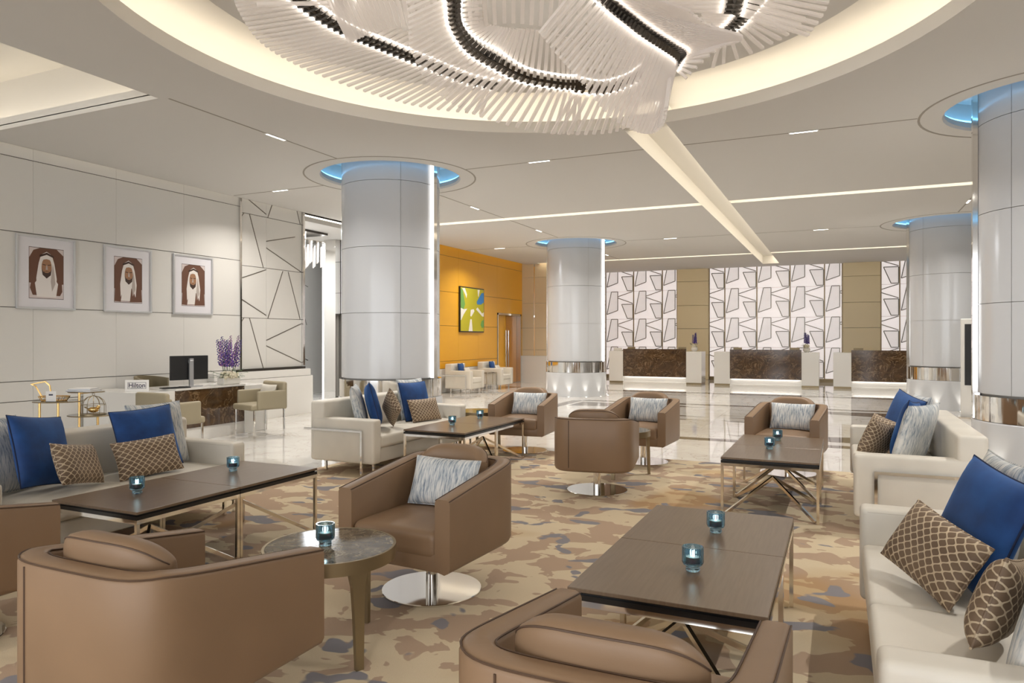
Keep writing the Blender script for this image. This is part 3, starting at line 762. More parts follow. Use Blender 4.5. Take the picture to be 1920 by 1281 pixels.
def make_armchair(label):
    t = thing('swivel_armchair', label, 'armchair', group='brown swivel armchairs')
    P = resample(chair_path(), 64); n = len(P)-1; th = .095
    nor = []
    for i in range(n+1):
        d = (P[min(i+1, n)]-P[max(i-1, 0)]).normalized(); nor.append(Vector((-d.y, d.x, 0)))   # inward
    def top(y): s = max(0, min(1, (.385-y)/.72)); return .65+.105*s
    z0 = .255; b = MB(); vs = []; K = None
    for i, p in enumerate(P):
        zt = top(p.y); r = .022; prof = []
        bot = .035
        prof += [(th, z0+.015), (bot, z0), (.012, z0+.012), (0, z0+bot)]
        prof += [(0, zt-r), (r*.3, zt-r*.3), (r, zt), (th-r, zt), (th-r*.3, zt-r*.3), (th, zt-r)]
        K = len(prof)
        for off, z in prof: vs.append(p+nor[i]*off+Vector((0, 0, z)))
    fs = []
    for i in range(n):
        for k in range(K): fs.append((i*K+k, (i+1)*K+k, (i+1)*K+(k+1) % K, i*K+(k+1) % K))
    fs += [tuple(range(K)), tuple(range(n*K+K-1, n*K-1, -1))]
    b.add(vs, fs)
    b.obj('shell', 'brown', t, smooth=50)
    # underside / front apron
    und = [p+nor[i]*.03 for i, p in enumerate(P)]
    for p in und: p.y = min(p.y, .375)
    MB().prism([(p.x, p.y) for p in und], (z0, z0+.10), lambda a, c, d: (a, c, d)).obj('seat_base', 'brown', t, bev=.012, smooth=50)
    pipe = [P[i]+nor[i]*.004+Vector((0, 0, top(P[i].y)-.006)) for i in range(n+1)]
    MB().tube(pipe, .0032, 5).obj('piping', 'piping', t, smooth=True)
    MB().tube([P[i]+nor[i]*(th-.004)+Vector((0, 0, top(P[i].y)-.006)) for i in range(n+1)], .003, 5).obj('piping', 'piping', t, smooth=True)
    for i in (n//2-6,):
        MB().tube([P[i]-nor[i]*.001+Vector((0, 0, z)) for z in (z0+.04, .4, .55, top(P[i].y)-.02)], .0035, 5).obj('seam', 'piping', t)
    MB().soft((0, .06, .395), (.285, .325, .075), .045, .025).obj('seat_cushion', 'brown', t, smooth=60)
    # back cushion: curved slab rising above the shell
    vs = []; fs = []; nu, nv = 30, 16
    def bp(u, v, side):      # u -1..1 along arc, v 0..1 up
        a = -PI/2+u*1.02; ca, sa = math.cos(a), math.sin(a); e = .7
        x = .275*math.copysign(abs(ca)**e, ca); y = -.07+.255*math.copysign(abs(sa)**e, sa)
        edge = (1-abs(u)**6)*(1-abs(2*v-1)**8); k = .056*max(0, edge)**.3
        inward = Vector((-x, -(y-.25), 0)).normalized()
        ztop = .835-.085*abs(u)**2.6; z = .44+(ztop-.44)*v
        c = Vector((x, y, z))+inward*(.062-.03*v)
        return c+inward*(k*side)
    for side in (1, -1):
        for i in range(nu+1):
            for j in range(nv+1): vs.append(bp(-math.cos(PI*i/nu), .5-.5*math.cos(PI*j/nv), side))
    m_ = (nu+1)*(nv+1)
    for i in range(nu):
        for j in range(nv):
            q = (i*(nv+1)+j, (i+1)*(nv+1)+j, (i+1)*(nv+1)+j+1, i*(nv+1)+j+1)
            fs.append(q); fs.append(tuple(x+m_ for x in q[::-1]))
    bb = MB(); bb.add(vs, fs); bb.weld = True; bc = bb.obj('back_cushion', 'brown', t, smooth=70)
    MB().tube([bp(-.97+1.94*i/30, .965, -1.02) for i in range(31)], .003, 5).obj('piping', 'piping', bc, smooth=True)
    MB().lathe([(.001, .022), (.292, .022), (.295, .019), (.295, .009), (.001, .009)], 64).obj('base_plate', 'chrome', t)
    MB().lathe([(.036, .02), (.036, .26)], 20).obj('pedestal', 'chrome', t, smooth=True)
    MB().lathe([(.046, .2), (.046, .256), (.036, .2)], 20).obj('pedestal_collar', 'chrome', t, smooth=30)
    return t
CHAIRS = [
 ((-2.20, 3.64), PI-.06, 'brown swivel armchair with streaked pillow facing the round marble table with candle'),
 ((-2.27, 1.91), .0, 'brown swivel armchair seen from behind, drawn up to the round marble table with candle'),
 ((-.505, 1.885), .0, 'brown swivel armchair with its back turned, beside the big honeycomb-pillow sofa'),
 ((-4.02, 1.97), 0, 'brown swivel armchair showing only one arm, beside the tea stand sofa table'),
 ((-2.16, 6.68), .18, 'brown swivel armchair seen from behind, alone in the middle of the carpet'),
 ((-2.15, 8.45), PI-.05, 'brown swivel armchair with streaked pillow, half hidden by an armchair seen from behind'),
 ((-3.78, 8.62), PI+.1, 'brown swivel armchair with streaked pillow at the end of the column sofa table'),
 ((-.52, 8.40), PI-.12, 'brown swivel armchair with streaked pillow, its head-on table has crossed chrome struts'),
]
ac0 = None
for (x, y), rz, lab in CHAIRS:
    if ac0 is None: ac0 = make_armchair(lab); ac0.location = (x, y, 0); ac0.rotation_euler = (0, 0, rz)
    else: dup(ac0, (x, y, 0), rz, lab)

# ================================================================== PILLOWS
NUDGE = {
 'oblong beige pillow on the olive guest chair': (-0.004, -0.015, 0.01),
 'square navy velvet pillow on the lounge chair below the abstract painting': (0.0, 0.0, 0.01),
 'oblong ivory pillow on the lounge chair below the abstract painting': (-0.015, -0.003, 0.01),
 'square navy velvet pillow on the lounge chair beside the orange double door': (0.0, 0.0, 0.01),
 'oblong ivory pillow on the lounge chair beside the orange double door': (-0.015, -0.003, 0.01),
 'square streaked pillow on the tea stand sofa, at the desk end': (-0.0, -0.08, 0.02),
 'square streaked pillow on the tea stand sofa, at the end away from the desk': (-0.01, 0.081, 0.02),
 'royal blue velvet pillow on the tea stand sofa, at the desk end': (0.059, -0.008, 0.02),
 'royal blue velvet pillow on the tea stand sofa, at the end away from the desk': (0.0, 0.0, 0.02),
 'brown honeycomb pillow on the tea stand sofa, at the desk end': (0.015, -0.003, 0.01),
 'brown honeycomb pillow on the tea stand sofa, at the end away from the desk': (0.0, 0.0, 0.02),
 'square streaked pillow on the column sofa, by the arm with chrome bar': (0.038, 0.024, 0.02),
 'square streaked pillow on the column sofa, tucked behind the blue one': (0.045, -0.005, 0.02),
 'royal blue velvet pillow on the column sofa, by the arm with chrome bar': (0.011, 0.01, 0.02),
 'royal blue velvet pillow on the column sofa, behind the wide honeycomb one': (0.089, -0.016, 0.02),
 'brown honeycomb pillow on the column sofa, standing tilted': (0.009, 0.012, 0.02),
 'brown honeycomb pillow on the column sofa, lying wide': (0.044, -0.011, 0.02),
 'square streaked pillow on the sofa beside the reception marble, tucked behind the blue one': (-0.015, -0.003, 0.02),
 'square streaked pillow on the sofa beside the reception marble, upright by the chrome-framed arm': (0.0, 0.0, 0.03),
 'royal blue velvet pillow on the sofa beside the reception marble, tilted at the reception end': (-0.054, -0.025, 0.03),
 'royal blue velvet pillow on the sofa beside the reception marble, half hidden': (-0.13, 0.035, 0.02),
 'brown honeycomb pillow on the sofa beside the reception marble, leaning wide': (0.0, 0.0, 0.02),
 'brown honeycomb pillow on the sofa beside the reception marble, mostly hidden': (-0.104, 0.06, 0.02),
 'square streaked pillow on the big honeycomb-pillow sofa, behind the blue one': (0.0, 0.0, 0.02),
 'square streaked pillow on the big honeycomb-pillow sofa, at the arm by the turned armchair': (0.0, 0.0, 0.02),
 'royal blue velvet pillow on the big honeycomb-pillow sofa, behind the honeycomb ones': (-0.014, -0.005, 0.02),
 'brown honeycomb pillow on the big honeycomb-pillow sofa, lying wide': (0.0, 0.0, 0.02),
 'brown honeycomb pillow on the big honeycomb-pillow sofa, standing tilted': (0.0, 0.0, 0.02),
}
pil = {}
def pillow_mesh(w, h, th, m_, pm_):
    k = (w, h, m_)
    if k in pil: return pil[k]
    n = 18; vs = []; fs = []
    def pt(a, b, s):
        c = .055
        x = w/2*a*(1-c*(1-b*b)); y = h/2*b*(1-c*(1-a*a))
        z = s*th/2*max(0, (1-a**4)*(1-b**4))**.55*(1+.04*math.sin(5*a+3*b))
        return (x, y, z)
    for s in (1, -1):
        for i in range(n+1):
            for j in range(n+1):
                a = math.sin(PI/2*(-1+2*i/n)); b = math.sin(PI/2*(-1+2*j/n)); vs.append(pt(a, b, s))
    m0 = (n+1)**2
    for i in range(n):
        for j in range(n):
            q = (i*(n+1)+j, (i+1)*(n+1)+j, (i+1)*(n+1)+j+1, i*(n+1)+j+1); fs += [q, tuple(x+m0 for x in q[::-1])]
    b = MB(); b.add(vs, fs); b.weld = True; me = b.mesh('pillow', m_, smooth=80)
    ring = [pt(-1, -1+2*i/10, 1) for i in range(10)]+[pt(-1+2*i/10, 1, 1) for i in range(10)]+[pt(1, 1-2*i/10, 1) for i in range(10)]+[pt(1-2*i/10, -1, 1) for i in range(10)]
    pp = MB().tube(ring, .0045, 5, closed=True).mesh('piping', pm_, smooth=True)
    pil[k] = (me, pp); return pil[k]
KINDS = {'blue': (.50, .50, .135, 'blue', 'bluepipe', 'royal blue velvet pillow'), 'streak': (.52, .52, .13, 'streak', 'streak', 'square streaked pillow'),
         'hex': (.50, .29, .12, 'hex', 'hex', 'brown honeycomb pillow'), 'lumbar': (.46, .29, .13, 'streak', 'streak', 'oblong streaked grey pillow'),
         'navy': (.40, .38, .11, 'blue', 'bluepipe', 'square navy velvet pillow'), 'ivory': (.40, .27, .10, 'cream', 'creampipe', 'oblong ivory pillow')}
def pillow(kind, base, facing, lean, label, roll=0, group=None, scale=1):
    w, h, th, m_, pm_, _ = KINDS[kind]; me, pp = pillow_mesh(w, h, th, m_, pm_)
    f = math.radians(facing); hor = Vector((math.cos(f), math.sin(f), 0)); L = math.radians(lean)
    nrm = hor*math.cos(L)+Vector((0, 0, math.sin(L))); up = Vector((0, 0, math.cos(L)))-hor*math.sin(L); rt = up.cross(nrm)
    rr = math.radians(roll); u2 = up*math.cos(rr)+rt*math.sin(rr); r2 = rt*math.cos(rr)-up*math.sin(rr)
    base = Vector(base)+Vector(NUDGE.get(label, (0, 0, 0)))      # settled so that it touches without cutting in
    o = link('pillow', me)
    R = Matrix((r2, u2, nrm)).transposed().to_4x4()
    low = h/2*math.cos(rr)+w/2*abs(math.sin(rr))
    o.matrix_world = Matrix.Translation(Vector(base)+up*(low*.97))@R
    tag(o, label, 'pillow', group); link('piping', pp, o); return o
SEAT = .435
for (x, y), rz, lab in [CHAIRS[i] for i in (0, 5, 6, 7)]:
    d = Vector((-math.sin(rz), math.cos(rz), 0)); r = Vector((math.cos(rz), math.sin(rz), 0))
    side = -.03
    p = Vector((x, y, .50))-d*.035+r*side
    who = {(-2.20, 3.64): 'on the armchair beside the round marble table with candle', (-2.15, 8.45): 'on the armchair half hidden by another',
           (-3.78, 8.62): 'on the armchair at the end of the column sofa table', (-.52, 8.40): 'on the armchair behind the crossed chrome struts'}[(x, y)]
    pillow('lumbar', p, math.degrees(rz)+90, 20, 'oblong streaked grey pillow '+who, 0, 'streaked pillows on armchairs')

# ================================================================== SOFAS
def make_sofa(name, label, L, D, group, seats=2, cat='sofa', hb=.79, ha=.61):
    """front is +Y, origin at floor centre"""
    t = thing(name, label, cat, group=group); aw = .15; z0 = .13; bt = .2
    MB().soft((0, 0, (z0+.29)/2), (L/2-aw+.02, D/2-.03, (.29-z0)/2), .02, 0, 3).obj('base', 'cream', t, smooth=50)
    MB().soft((0, -D/2+bt/2, (z0+hb)/2), (L/2-.01 if seats > 1 else L/2-.005, bt/2, (hb-z0)/2), .035, 0, 5).obj('backrest', 'cream', t, smooth=50)
    for s in (-1, 1):
        a = MB().soft((s*(L/2-aw/2), .02, (z0+ha)/2), (aw/2, D/2-.02, (ha-z0)/2), .03, 0, 5).obj('armrest', 'cream', t, smooth=50)
        xo = s*(L/2-.004); xi = s*(L/2-aw+.004)
        MB().tube([(xo, D/2-.035, z0+.05), (xo, D/2-.035, ha-.035), (xo, -D/2+.25, ha-.035)], .0028, 4).obj('piping', 'creampipe', a)
        MB().tube([(xi, D/2-.035, .4), (xi, D/2-.035, ha-.02), (xi, -D/2+.25, ha-.02)], .0028, 4).obj('piping', 'creampipe', a)
        x = s*(L/2+.012)
        MB().bar((x, D/2-.15, 0), (x, D/2-.15, ha-.13), .022).bar((x, D/2-.14, ha-.13), (x, -D/2-.06, ha-.13), .022).obj('chrome_frame', 'chrome', t)
        for y in (-D/2+.12, D/2-.1): MB().bar((s*(L/2-.14), y, 0), (s*(L/2-.14), y, z0+.01), .024).obj('leg', 'chrome', t)
    w = (L-2*aw)/seats
    for k in range(seats):
        MB().soft((-L/2+aw+w*(k+.5), bt/2-.005, .36), (w/2-.003, (D-bt)/2-.005, .07), .03, .012).obj('seat_cushion', 'cream', t, smooth=60)
    return t
SL_ = 2.08; SD = .87
SOF = {'A': (-5.03, 3.52, -PI/2), 'B': (-4.96, 7.33, -PI/2), 'C': (.53, 7.04, PI/2), 'D': (.53, 3.22, PI/2)}
SLAB = {'A': 'cream leather sofa with two blue pillows in front of the gold tea stand', 'B': 'cream leather sofa in front of the column by the side passage',
        'C': 'cream leather sofa at the reception marble, before the right-hand columns', 'D': 'cream leather sofa with big honeycomb pillows beside the seamed dark table'}
s0 = None
for k, (x, y, rz) in SOF.items():
    if s0 is None: s0 = make_sofa('sofa', SLAB[k], SL_, SD, 'cream leather sofas'); s0.location = (x, y, .0095); s0.rotation_euler = (0, 0, rz)
    else: dup(s0, (x, y, .0095), rz, SLAB[k])
PG = 'sofa pillows'
def sp_(kind, X, Y, facing, lean, where, roll=0): pillow(kind, (X, Y, SEAT+.005), facing, lean, KINDS[kind][5]+' '+where, roll, PG)
wA, wB, wC, wD = 'on the tea stand sofa', 'on the column sofa', 'on the sofa beside the reception marble', 'on the big honeycomb-pillow sofa'
# A (faces +X)
sp_('streak', -5.08, 4.22, 0, 14, wA+', at the desk end')
sp_('blue', -4.98, 3.92, -8, 18, wA+', at the desk end', -3)
sp_('hex', -4.78, 3.79, -10, 24, wA+', at the desk end', -3)
sp_('streak', -5.06, 2.80, 18, 14, wA+', at the end away from the desk')
sp_('blue', -4.93, 3.14, 22, 18, wA+', at the end away from the desk', 8)
sp_('hex', -4.74, 3.26, 30, 22, wA+', at the end away from the desk', 10)
# B (faces +X)
sp_('streak', -5.02, 6.72, 32, 14, wB+', by the arm with chrome bar')
sp_('blue', -4.88, 6.86, 42, 14, wB+', by the arm with chrome bar', 8)
sp_('hex', -4.70, 6.98, 55, 18, wB+', standing tilted', 30)
sp_('streak', -5.10, 7.93, -6, 10, wB+', tucked behind the blue one')
sp_('blue', -4.98, 7.80, -10, 16, wB+', behind the wide honeycomb one')
sp_('hex', -4.78, 7.74, -14, 22, wB+', lying wide')
# C (faces -X)
sp_('streak', .62, 7.66, 190, 12, wC+', tucked behind the blue one')
sp_('blue', .50, 7.52, 205, 18, wC+', tilted at the reception end', 10)
sp_('hex', .30, 7.36, 212, 24, wC+', leaning wide', 8)
sp_('blue', .58, 6.92, 165, 14, wC+', half hidden', -6)
sp_('streak', .50, 6.70, 150, 16, wC+', upright by the chrome-framed arm')
sp_('hex', .34, 6.86, 150, 22, wC+', mostly hidden', -12)
# D (faces -X)
sp_('streak', .59, 3.80, 186, 10, wD+', behind the blue one')
sp_('blue', .46, 3.50, 200, 20, wD+', behind the honeycomb ones', 7)
sp_('hex', .27, 3.36, 210, 30, wD+', lying wide', 10)
sp_('hex', .42, 2.78, 160, 16, wD+', standing tilted', -14)
sp_('streak', .52, 2.58, 158, 14, wD+', at the arm by the turned armchair')

# ================================================================== COFFEE TABLES
def make_table(label):
    t = thing('coffee_table', label, 'table', group='dark square coffee tables'); w, d, h = .765, .775, .5
    hx, hy = w/2-.001, d/2-.001
    MB().box(-hx, hx, -hy, hy, h-.018, h).obj('table_top', 'wood', t, bev=.002)
    MB().box(-hx, hx, -hy, hy, h-.0185, h-.0145).box(-hx+.012, hx-.012, -hy+.012, hy-.012, h-.026, h-.018).box(-hx, hx, -hy, hy, h-.048, h-.026).obj('black_edge', 'black', t)
    f = MB(); e = .011
    for s in (-1, 1):
        f.bar((-hx, s*(hy-e), h-.06), (hx, s*(hy-e), h-.06), .02, .024); f.bar((s*(hx-e), -hy+.02, h-.06), (s*(hx-e), hy-.02, h-.06), .02, .024)
    f.obj('apron_frame', 'chrome', t)
    for sx in (-1, 1):
        for sy in (-1, 1):
            MB().bar((sx*(hx-e), sy*(hy-e), .009), (sx*(hx-e), sy*(hy-e), h-.048), .021).obj('leg', 'steel', t)
            MB().bar((sx*(hx-.03), sy*(hy-.03), .02), (0, 0, .29), .018, .024).obj('strut', 'steel', t)
    return t
TB = {'A': (-4.04, 3.58), 'B': (-.615, 3.47), 'C': (-.53, 6.95), 'D': (-3.96, 7.36)}
TL = {'A': 'by the tea stand sofa', 'B': 'by the big honeycomb-pillow sofa', 'C': 'by the sofa at reception marble', 'D': 'by the column sofa'}
t0 = None
for k, (x, y) in TB.items():
    for s, e in ((-1, 'half facing away from reception'), (1, 'half towards reception')):
        lab = f'dark square coffee table {TL[k]}, {e}'
        if t0 is None: t0 = make_table(lab); t0.location = (x, y+s*.3885, 0)
        else: dup(t0, (x, y+s*.3885, 0), 0, lab)
# round side tables
def make_round(label):
    t = thing('round_side_table', label, 'side table', group='round marble side tables'); r = .315; h = .5
    MB().lathe([(.001, h), (r-.012, h), (r-.012, h-.02), (.001, h-.02)], 64).obj('marble_top', 'marbletop', t, smooth=30)
    MB().lathe([(r-.012, h+.001), (r, h+.001), (r, h-.06), (r-.02, h-.06), (r-.02, h-.03), (r-.012, h-.02), (r-.012, h+.001)], 64).obj('rim', 'bronze', t, smooth=30)
    for k in range(3):
        a = math.radians(-27+120*k); c, s = math.cos(a), math.sin(a)
        b = MB(); sec = []
        for z, w, d, ro in ((h-.05, .09, .03, r-.02), (h-.12, .06, .03, r-.018), (.25, .048, .028, r-.012), (.009, .036, .024, r-.004)):
            for i, j in ((-1, -1), (1, -1), (1, 1), (-1, 1)):
                rr = ro+j*d/2; sec.append((c*rr-s*i*w/2, s*rr+c*i*w/2, z))
        fs = [(3, 2, 1, 0), (12, 13, 14, 15)]
        for q in range(3):
            for i in range(4): fs.append((q*4+i, q*4+(i+1) % 4, q*4+4+(i+1) % 4, q*4+4+i))
        b.add(sec, fs); b.obj('leg', 'bronze', t)
    return t
rt = make_round('round marble side table on bronze legs between two armchairs, candle on it'); rt.location = (-2.24, 2.76, 0)
dup(rt, (-2.17, 7.56, 0), 1.0, 'round marble side table half hidden behind the armchair standing alone')
dup(rt, (-4.52, 8.72, 0), .5, 'round marble side table in the corner between column sofa and armchair')
# candle holders
def make_candle(label):
    t = thing('candle_holder', label, 'candle holder', group='blue glass candle holders')
    n = 28; prof_o = [(.024, 0), (.027, .004), (.025, .016), (.036, .022), (.0385, .03), (.0385, .082)]
    prof_i = [(.0345, .082), (.0345, .03), (.022, .024), (.001, .022)]
    b = MB(); vs = []; fs = []; prof = [(.001, 0)]+prof_o+prof_i; k = len(prof); m_ = n*2
    for j in range(m_):
        a = 2*PI*j/m_
        for i, (r, z) in enumerate(prof):
            rr = r*(1+(.05 if (j % 2 and i in (5, 6)) else 0)); vs.append((rr*math.cos(a), rr*math.sin(a), z))
    for j in range(m_):
        for i in range(k-1): fs.append((j*k+i, ((j+1) % m_)*k+i, ((j+1) % m_)*k+i+1, j*k+i+1))
    vs = [(x*1.12, y*1.12, z*1.27) for x, y, z in vs]; b.add(vs, fs); b.obj('glass_cup', 'blueglass', t, smooth=30)
    MB().lathe([(.001, .062), (.030, .062), (.030, .032), (.001, .032)], 16).obj('candle', 'wax', t, smooth=30)
    MB().blob((0, 0, .076), .0085, (1, 1, 1.7), 8, 6).obj('flame', 'flame', t, smooth=True)
    return t
CD = [(257, 925, 'on the tea stand sofa table, away from reception'), (437, 883, 'on the tea stand sofa table, towards reception'), (848, 797, 'on the column sofa table, away from reception'),
      (900, 785, 'on the column sofa table, towards reception'), (1443, 842, 'on the crossed-strut table, farther from the armchair'), (1458, 826, 'on the crossed-strut table, nearer its armchair'),
      (1299, 1070, 'on the big seamed table, away from reception'), (1342, 998, 'on the big seamed table, towards reception'), (610, 1022, 'on the round marble side table')]
c0 = None
for x, y, w in CD:
    p = at(x, y, .501); lab = 'blue ribbed glass candle holder '+w
    if c0 is None: c0 = make_candle(lab); c0.location = p
    else: dup(c0, p, .3*x, lab)
p = Vector((-2.05, 7.5, .501)); dup(c0, p, 0, 'blue ribbed glass candle holder on the side table behind the lone armchair')

# ================================================================== RECEPTION
def flowers(name, label, loc, h, w, spikes, planter, group=None, seed=1, leaves=True):
    rnd = random.Random(seed); t = thing(name, label, 'flowers', loc, 0, group)
    if planter == 'box': MB().soft((0, 0, .055), (.075, .17, .055), .015, 0, 3).obj('planter', 'ceramic', t, smooth=50); zb = .11
    else: MB().lathe([(.001, 0), (.06, 0), (.10, .05), (.105, .09), (.07, .15), (.06, .15)], 24).obj('vase', 'ceramic', t, smooth=40); zb = .15
    for k in range(5 if planter == 'box' else 4):
        x, y = rnd.uniform(-.05, .05), w*(-.3+.6*k/4)*.8; b = MB()
        for _ in range(26):
            v = Vector((rnd.gauss(0, 1), rnd.gauss(0, 1), rnd.gauss(0, 1))).normalized()*(.066 if planter == 'box' else .052)
            b.blob((x+v.x, y+v.y, zb+.035+v.z*.8), .02, n=5, k=3)
        b.obj('white_bloom', 'petal_w', t, smooth=60)
    for k in range(spikes):
        y = w*(-.42+.84*k/max(1, spikes-1)); x = rnd.uniform(-.14, .14) if planter == 'box' else rnd.uniform(-.07, .07); hh = h*rnd.uniform(.82, 1)
        s = MB().tube([(x*.4, y*.4, zb), (x, y, hh)], .004, 4).obj('stem', 'green', t); b = MB()
        for i in range(46):
            f = .3+.7*i/46; a = i*2.4; rr = .035*(1.15-f)*1.3+.008
            c = Vector((x*(.4+.6*f), y*(.4+.6*f), zb+(hh-zb)*f))
            b.blob((c.x+rr*math.cos(a), c.y+rr*math.sin(a), c.z), .013*(1.3-.6*f), (1, 1, .8), 5, 3)
        b.obj('flower_spike', 'petal_v' if k % 2 == (seed % 2) else ('petal_p' if planter == 'box' else 'petal_v'), s, smooth=60)['kind'] = 'stuff'
    if leaves:
        for k in range(16 if planter == 'box' else 8):
            a = rnd.uniform(0, 2*PI) if planter != 'box' else (PI/2 if k % 2 else -PI/2)+rnd.uniform(-.7, .7)
            ln = rnd.uniform(.2, .46) if planter == 'box' else rnd.uniform(.1, .16); up = rnd.uniform(-.03, .14); b = MB()
            o = Vector((0, 0, zb)); e = o+Vector((math.cos(a)*ln, math.sin(a)*ln, up)); b.tube([o, e], .002, 3)
            for i in range(7):
                f = .35+.65*i/7; c = o.lerp(e, f); sd = 1 if i % 2 else -1
                dv = Vector((math.cos(a+sd*.9), math.sin(a+sd*.9), rnd.uniform(-.2, .4)))*.05; pv = Vector((-dv.y, dv.x, .01)).normalized()*.011
                b.add([c, c+dv*.5+pv, c+dv, c+dv*.5-pv], [(0, 1, 2, 3)])
            b.obj('leaf_sprig', 'green', t)
    return t
def make_desk(label):
    t = thing('reception_desk', label, 'reception desk', group='reception desks')     # front is -Y at y=0
    for s in (-1, 1):
        MB().box(*sorted((s*1.045, s*1.53)), 0, .75, .06, 1.065).obj('pier', 'white', t, bev=.006)
        MB().box(*sorted((s*1.045, s*1.52)), .02, .75, 0, .058).obj('pier_skirting', 'bronze', t)
    MB().box(-1.045, 1.045, .0, .05, .225, 1.14).obj('marble_front', 'marble', t, bev=.003)
    MB().box(-1.045, 1.045, .1, .16, 0, 1.0).obj('white_back_panel', 'white', t)
    MB().box(-1.045, 1.045, .0, .1, 0, .05).obj('plinth', 'white', t)
    MB().box(-1.0, 1.0, .055, .085, .232, .245).obj('light_strip', 'ledwhite', t)
    MB().box(-1.045, 1.045, .05, .75, 1.0, 1.03).obj('counter_top', 'white', t)
    return t
DY = 23.2; DP = 3.45
rd = make_desk('white reception desk with brown marble front directly under the long light slot'); rd.location = (CX, DY, 0)
dup(rd, (CX-DP, DY, 0), 0, 'white reception desk with brown marble front beside the free-standing column')
dup(rd, (CX+DP, DY, 0), 0, 'white reception desk with brown marble front partly hidden by a column')
for i, x in enumerate((CX-DP, CX, CX+DP)):
    w = ['reception desk by the free-standing column', 'reception desk under the light slot', 'half-hidden reception desk'][i]
    for j, dx in enumerate((-.85, .85)):
        t = thing('desk_monitor', f'monitor back on the {w}, '+('orange wall end' if j == 0 else 'end away from orange wall'), 'monitor', (x+dx, DY+.35, 1.031))
        MB().box(-.13, .13, -.015, .015, .03, .17).obj('screen', 'bronze', t, bev=.004); MB().box(-.07, .07, -.04, .06, 0, .01).box(-.02, .02, .0, .02, .01, .06).obj('stand', 'bronze', t)
flowers('delphinium_vase', 'blue delphiniums in white vase on the reception desk beside the free-standing column', (CX-DP+1.27, DY+.22, 1.066), .62, .26, 7, 'vase', 'vases on the reception desks', 3)
flowers('delphinium_vase', 'blue delphiniums in white vase on the reception desk under the light slot', (CX+1.18, DY+.22, 1.066), .62, .26, 7, 'vase', 'vases on the reception desks', 5)
t = thing('desk_sign', 'small pale sign holder on the reception desk beside the free-standing column', 'sign', (CX-DP-1.28, DY+.2, 1.066)); MB().box(-.14, .14, -.01, .01, 0, .1).obj('sign_face', 'ceramic', t); MB().box(-.15, .15, -.03, .03, 0, .008).obj('sign_foot', 'steel', t)

# digital totem behind the right column
p = at(1838, 752, 0); p = Vector(ray(1843, 634))*13.2; p.z = 0
t = thing('digital_totem', 'tall white totem with black screen between the two right-hand columns', 'screen', p, YAW-.5)
MB().box(-.35, .35, -.05, .05, 0, 1.86).obj('body', 'white', t, bev=.01); MB().box(-.29, .29, -.056, -.05, .62, 1.76).obj('screen', 'screen', t)
MB().box(-.4, .4, -.15, .15, 0, .03).obj('foot', 'steel', t)

# ================================================================== LOUNGE CHAIRS BY THE ORANGE WALL
lc = make_sofa('lounge_chair', 'cream cube lounge chair with navy pillow below the abstract painting', .82, .80, 'lounge chairs by the orange wall', 1, 'armchair', .80, .62); lc.location = (-9.32, 17.15, 0); lc.rotation_euler = (0, 0, -PI/2)
dup(lc, (-9.32, 19.05, 0), -PI/2, 'cream cube lounge chair with navy pillow beside the orange double door')
for y, w in ((17.15, 'below the abstract painting'), (19.05, 'beside the orange double door')):
    pillow('navy', (-9.36, y-.02, SEAT), 10, 14, 'square navy velvet pillow on the lounge chair '+w, 0, 'navy pillows on lounge chairs')
    pillow('ivory', (-9.18, y+.06, SEAT), 10, 24, 'oblong ivory pillow on the lounge chair '+w, 0, 'ivory pillows on lounge chairs')
t = thing('lamp_table', 'small dark side table between the two lounge chairs', 'side table', (-9.25, 18.1, 0))
MB().box(-.25, .25, -.22, .22, .5, .53).obj('table_top', 'marbletop', t)
for sx in (-1, 1):
    for sy in (-1, 1): MB().bar((sx*.22, sy*.19, 0), (sx*.22, sy*.19, .5), .02).obj('leg', 'steel', t)
# abstract painting
t = thing('abstract_painting', 'abstract painting in lime yellow, white, green and blue on the orange wall', 'painting', (XW+.001, 17.75, 1.67))
MB().box(0, .05, 0, 1.5, 0, 1.31).obj('frame', 'black', t)
PW, PH = 1.44, 1.25
lime = mat('lime_paint', (.50, .44, .02), .6); wht = mat('white_paint', (.85, .82, .75), .6); grn = mat('green_paint', (.16, .36, .08), .6); blu = mat('blue_paint', (.05, .23, .55), .6)
cv = MB().box(.05, .054, .03, 1.47, .03, 1.28).obj('canvas', lime, t)
def patch(pts, m_, d): MB().prism([(.03+a*PW, .03+b*PH) for a, b in pts], (.0541, .0541+d), lambda a, b, e: (e, a, b)).obj('paint_patch', m_, cv)
patch([(0, .98), (.08, .95), (.18, .62), (.12, .5), (0, .52)], grn, .001)
patch([(.06, .98), (.17, .99), (.26, .85), (.24, .76), (.17, .86)], wht, .002)
patch([(0, .53), (.12, .5), (.27, .52), (.12, .38), (.02, .25), (0, .25)], wht, .002)
patch([(.42, .5), (.55, .52), (.58, .47), (.44, .34), (.40, .36)], wht, .002)
patch([(.40, .28), (.46, .28), (.50, .0), (.33, .0)], wht, .002)
patch([(.65, .52), (.72, .57), (.92, .43), (1, .46), (1, .36), (.93, .36)], wht, .002)
patch([(.72, .99), (.82, .99), (.76, .82), (.74, .84)], wht, .002)
patch([(1, .93), (.9, .92), (.78, .8), (.68, .70), (.70, .64), (.86, .64), (1, .70)], blu, .003)
patch([(1, .28), (.9, .25), (.86, .15), (.92, .08), (1, .1)], grn, .003)

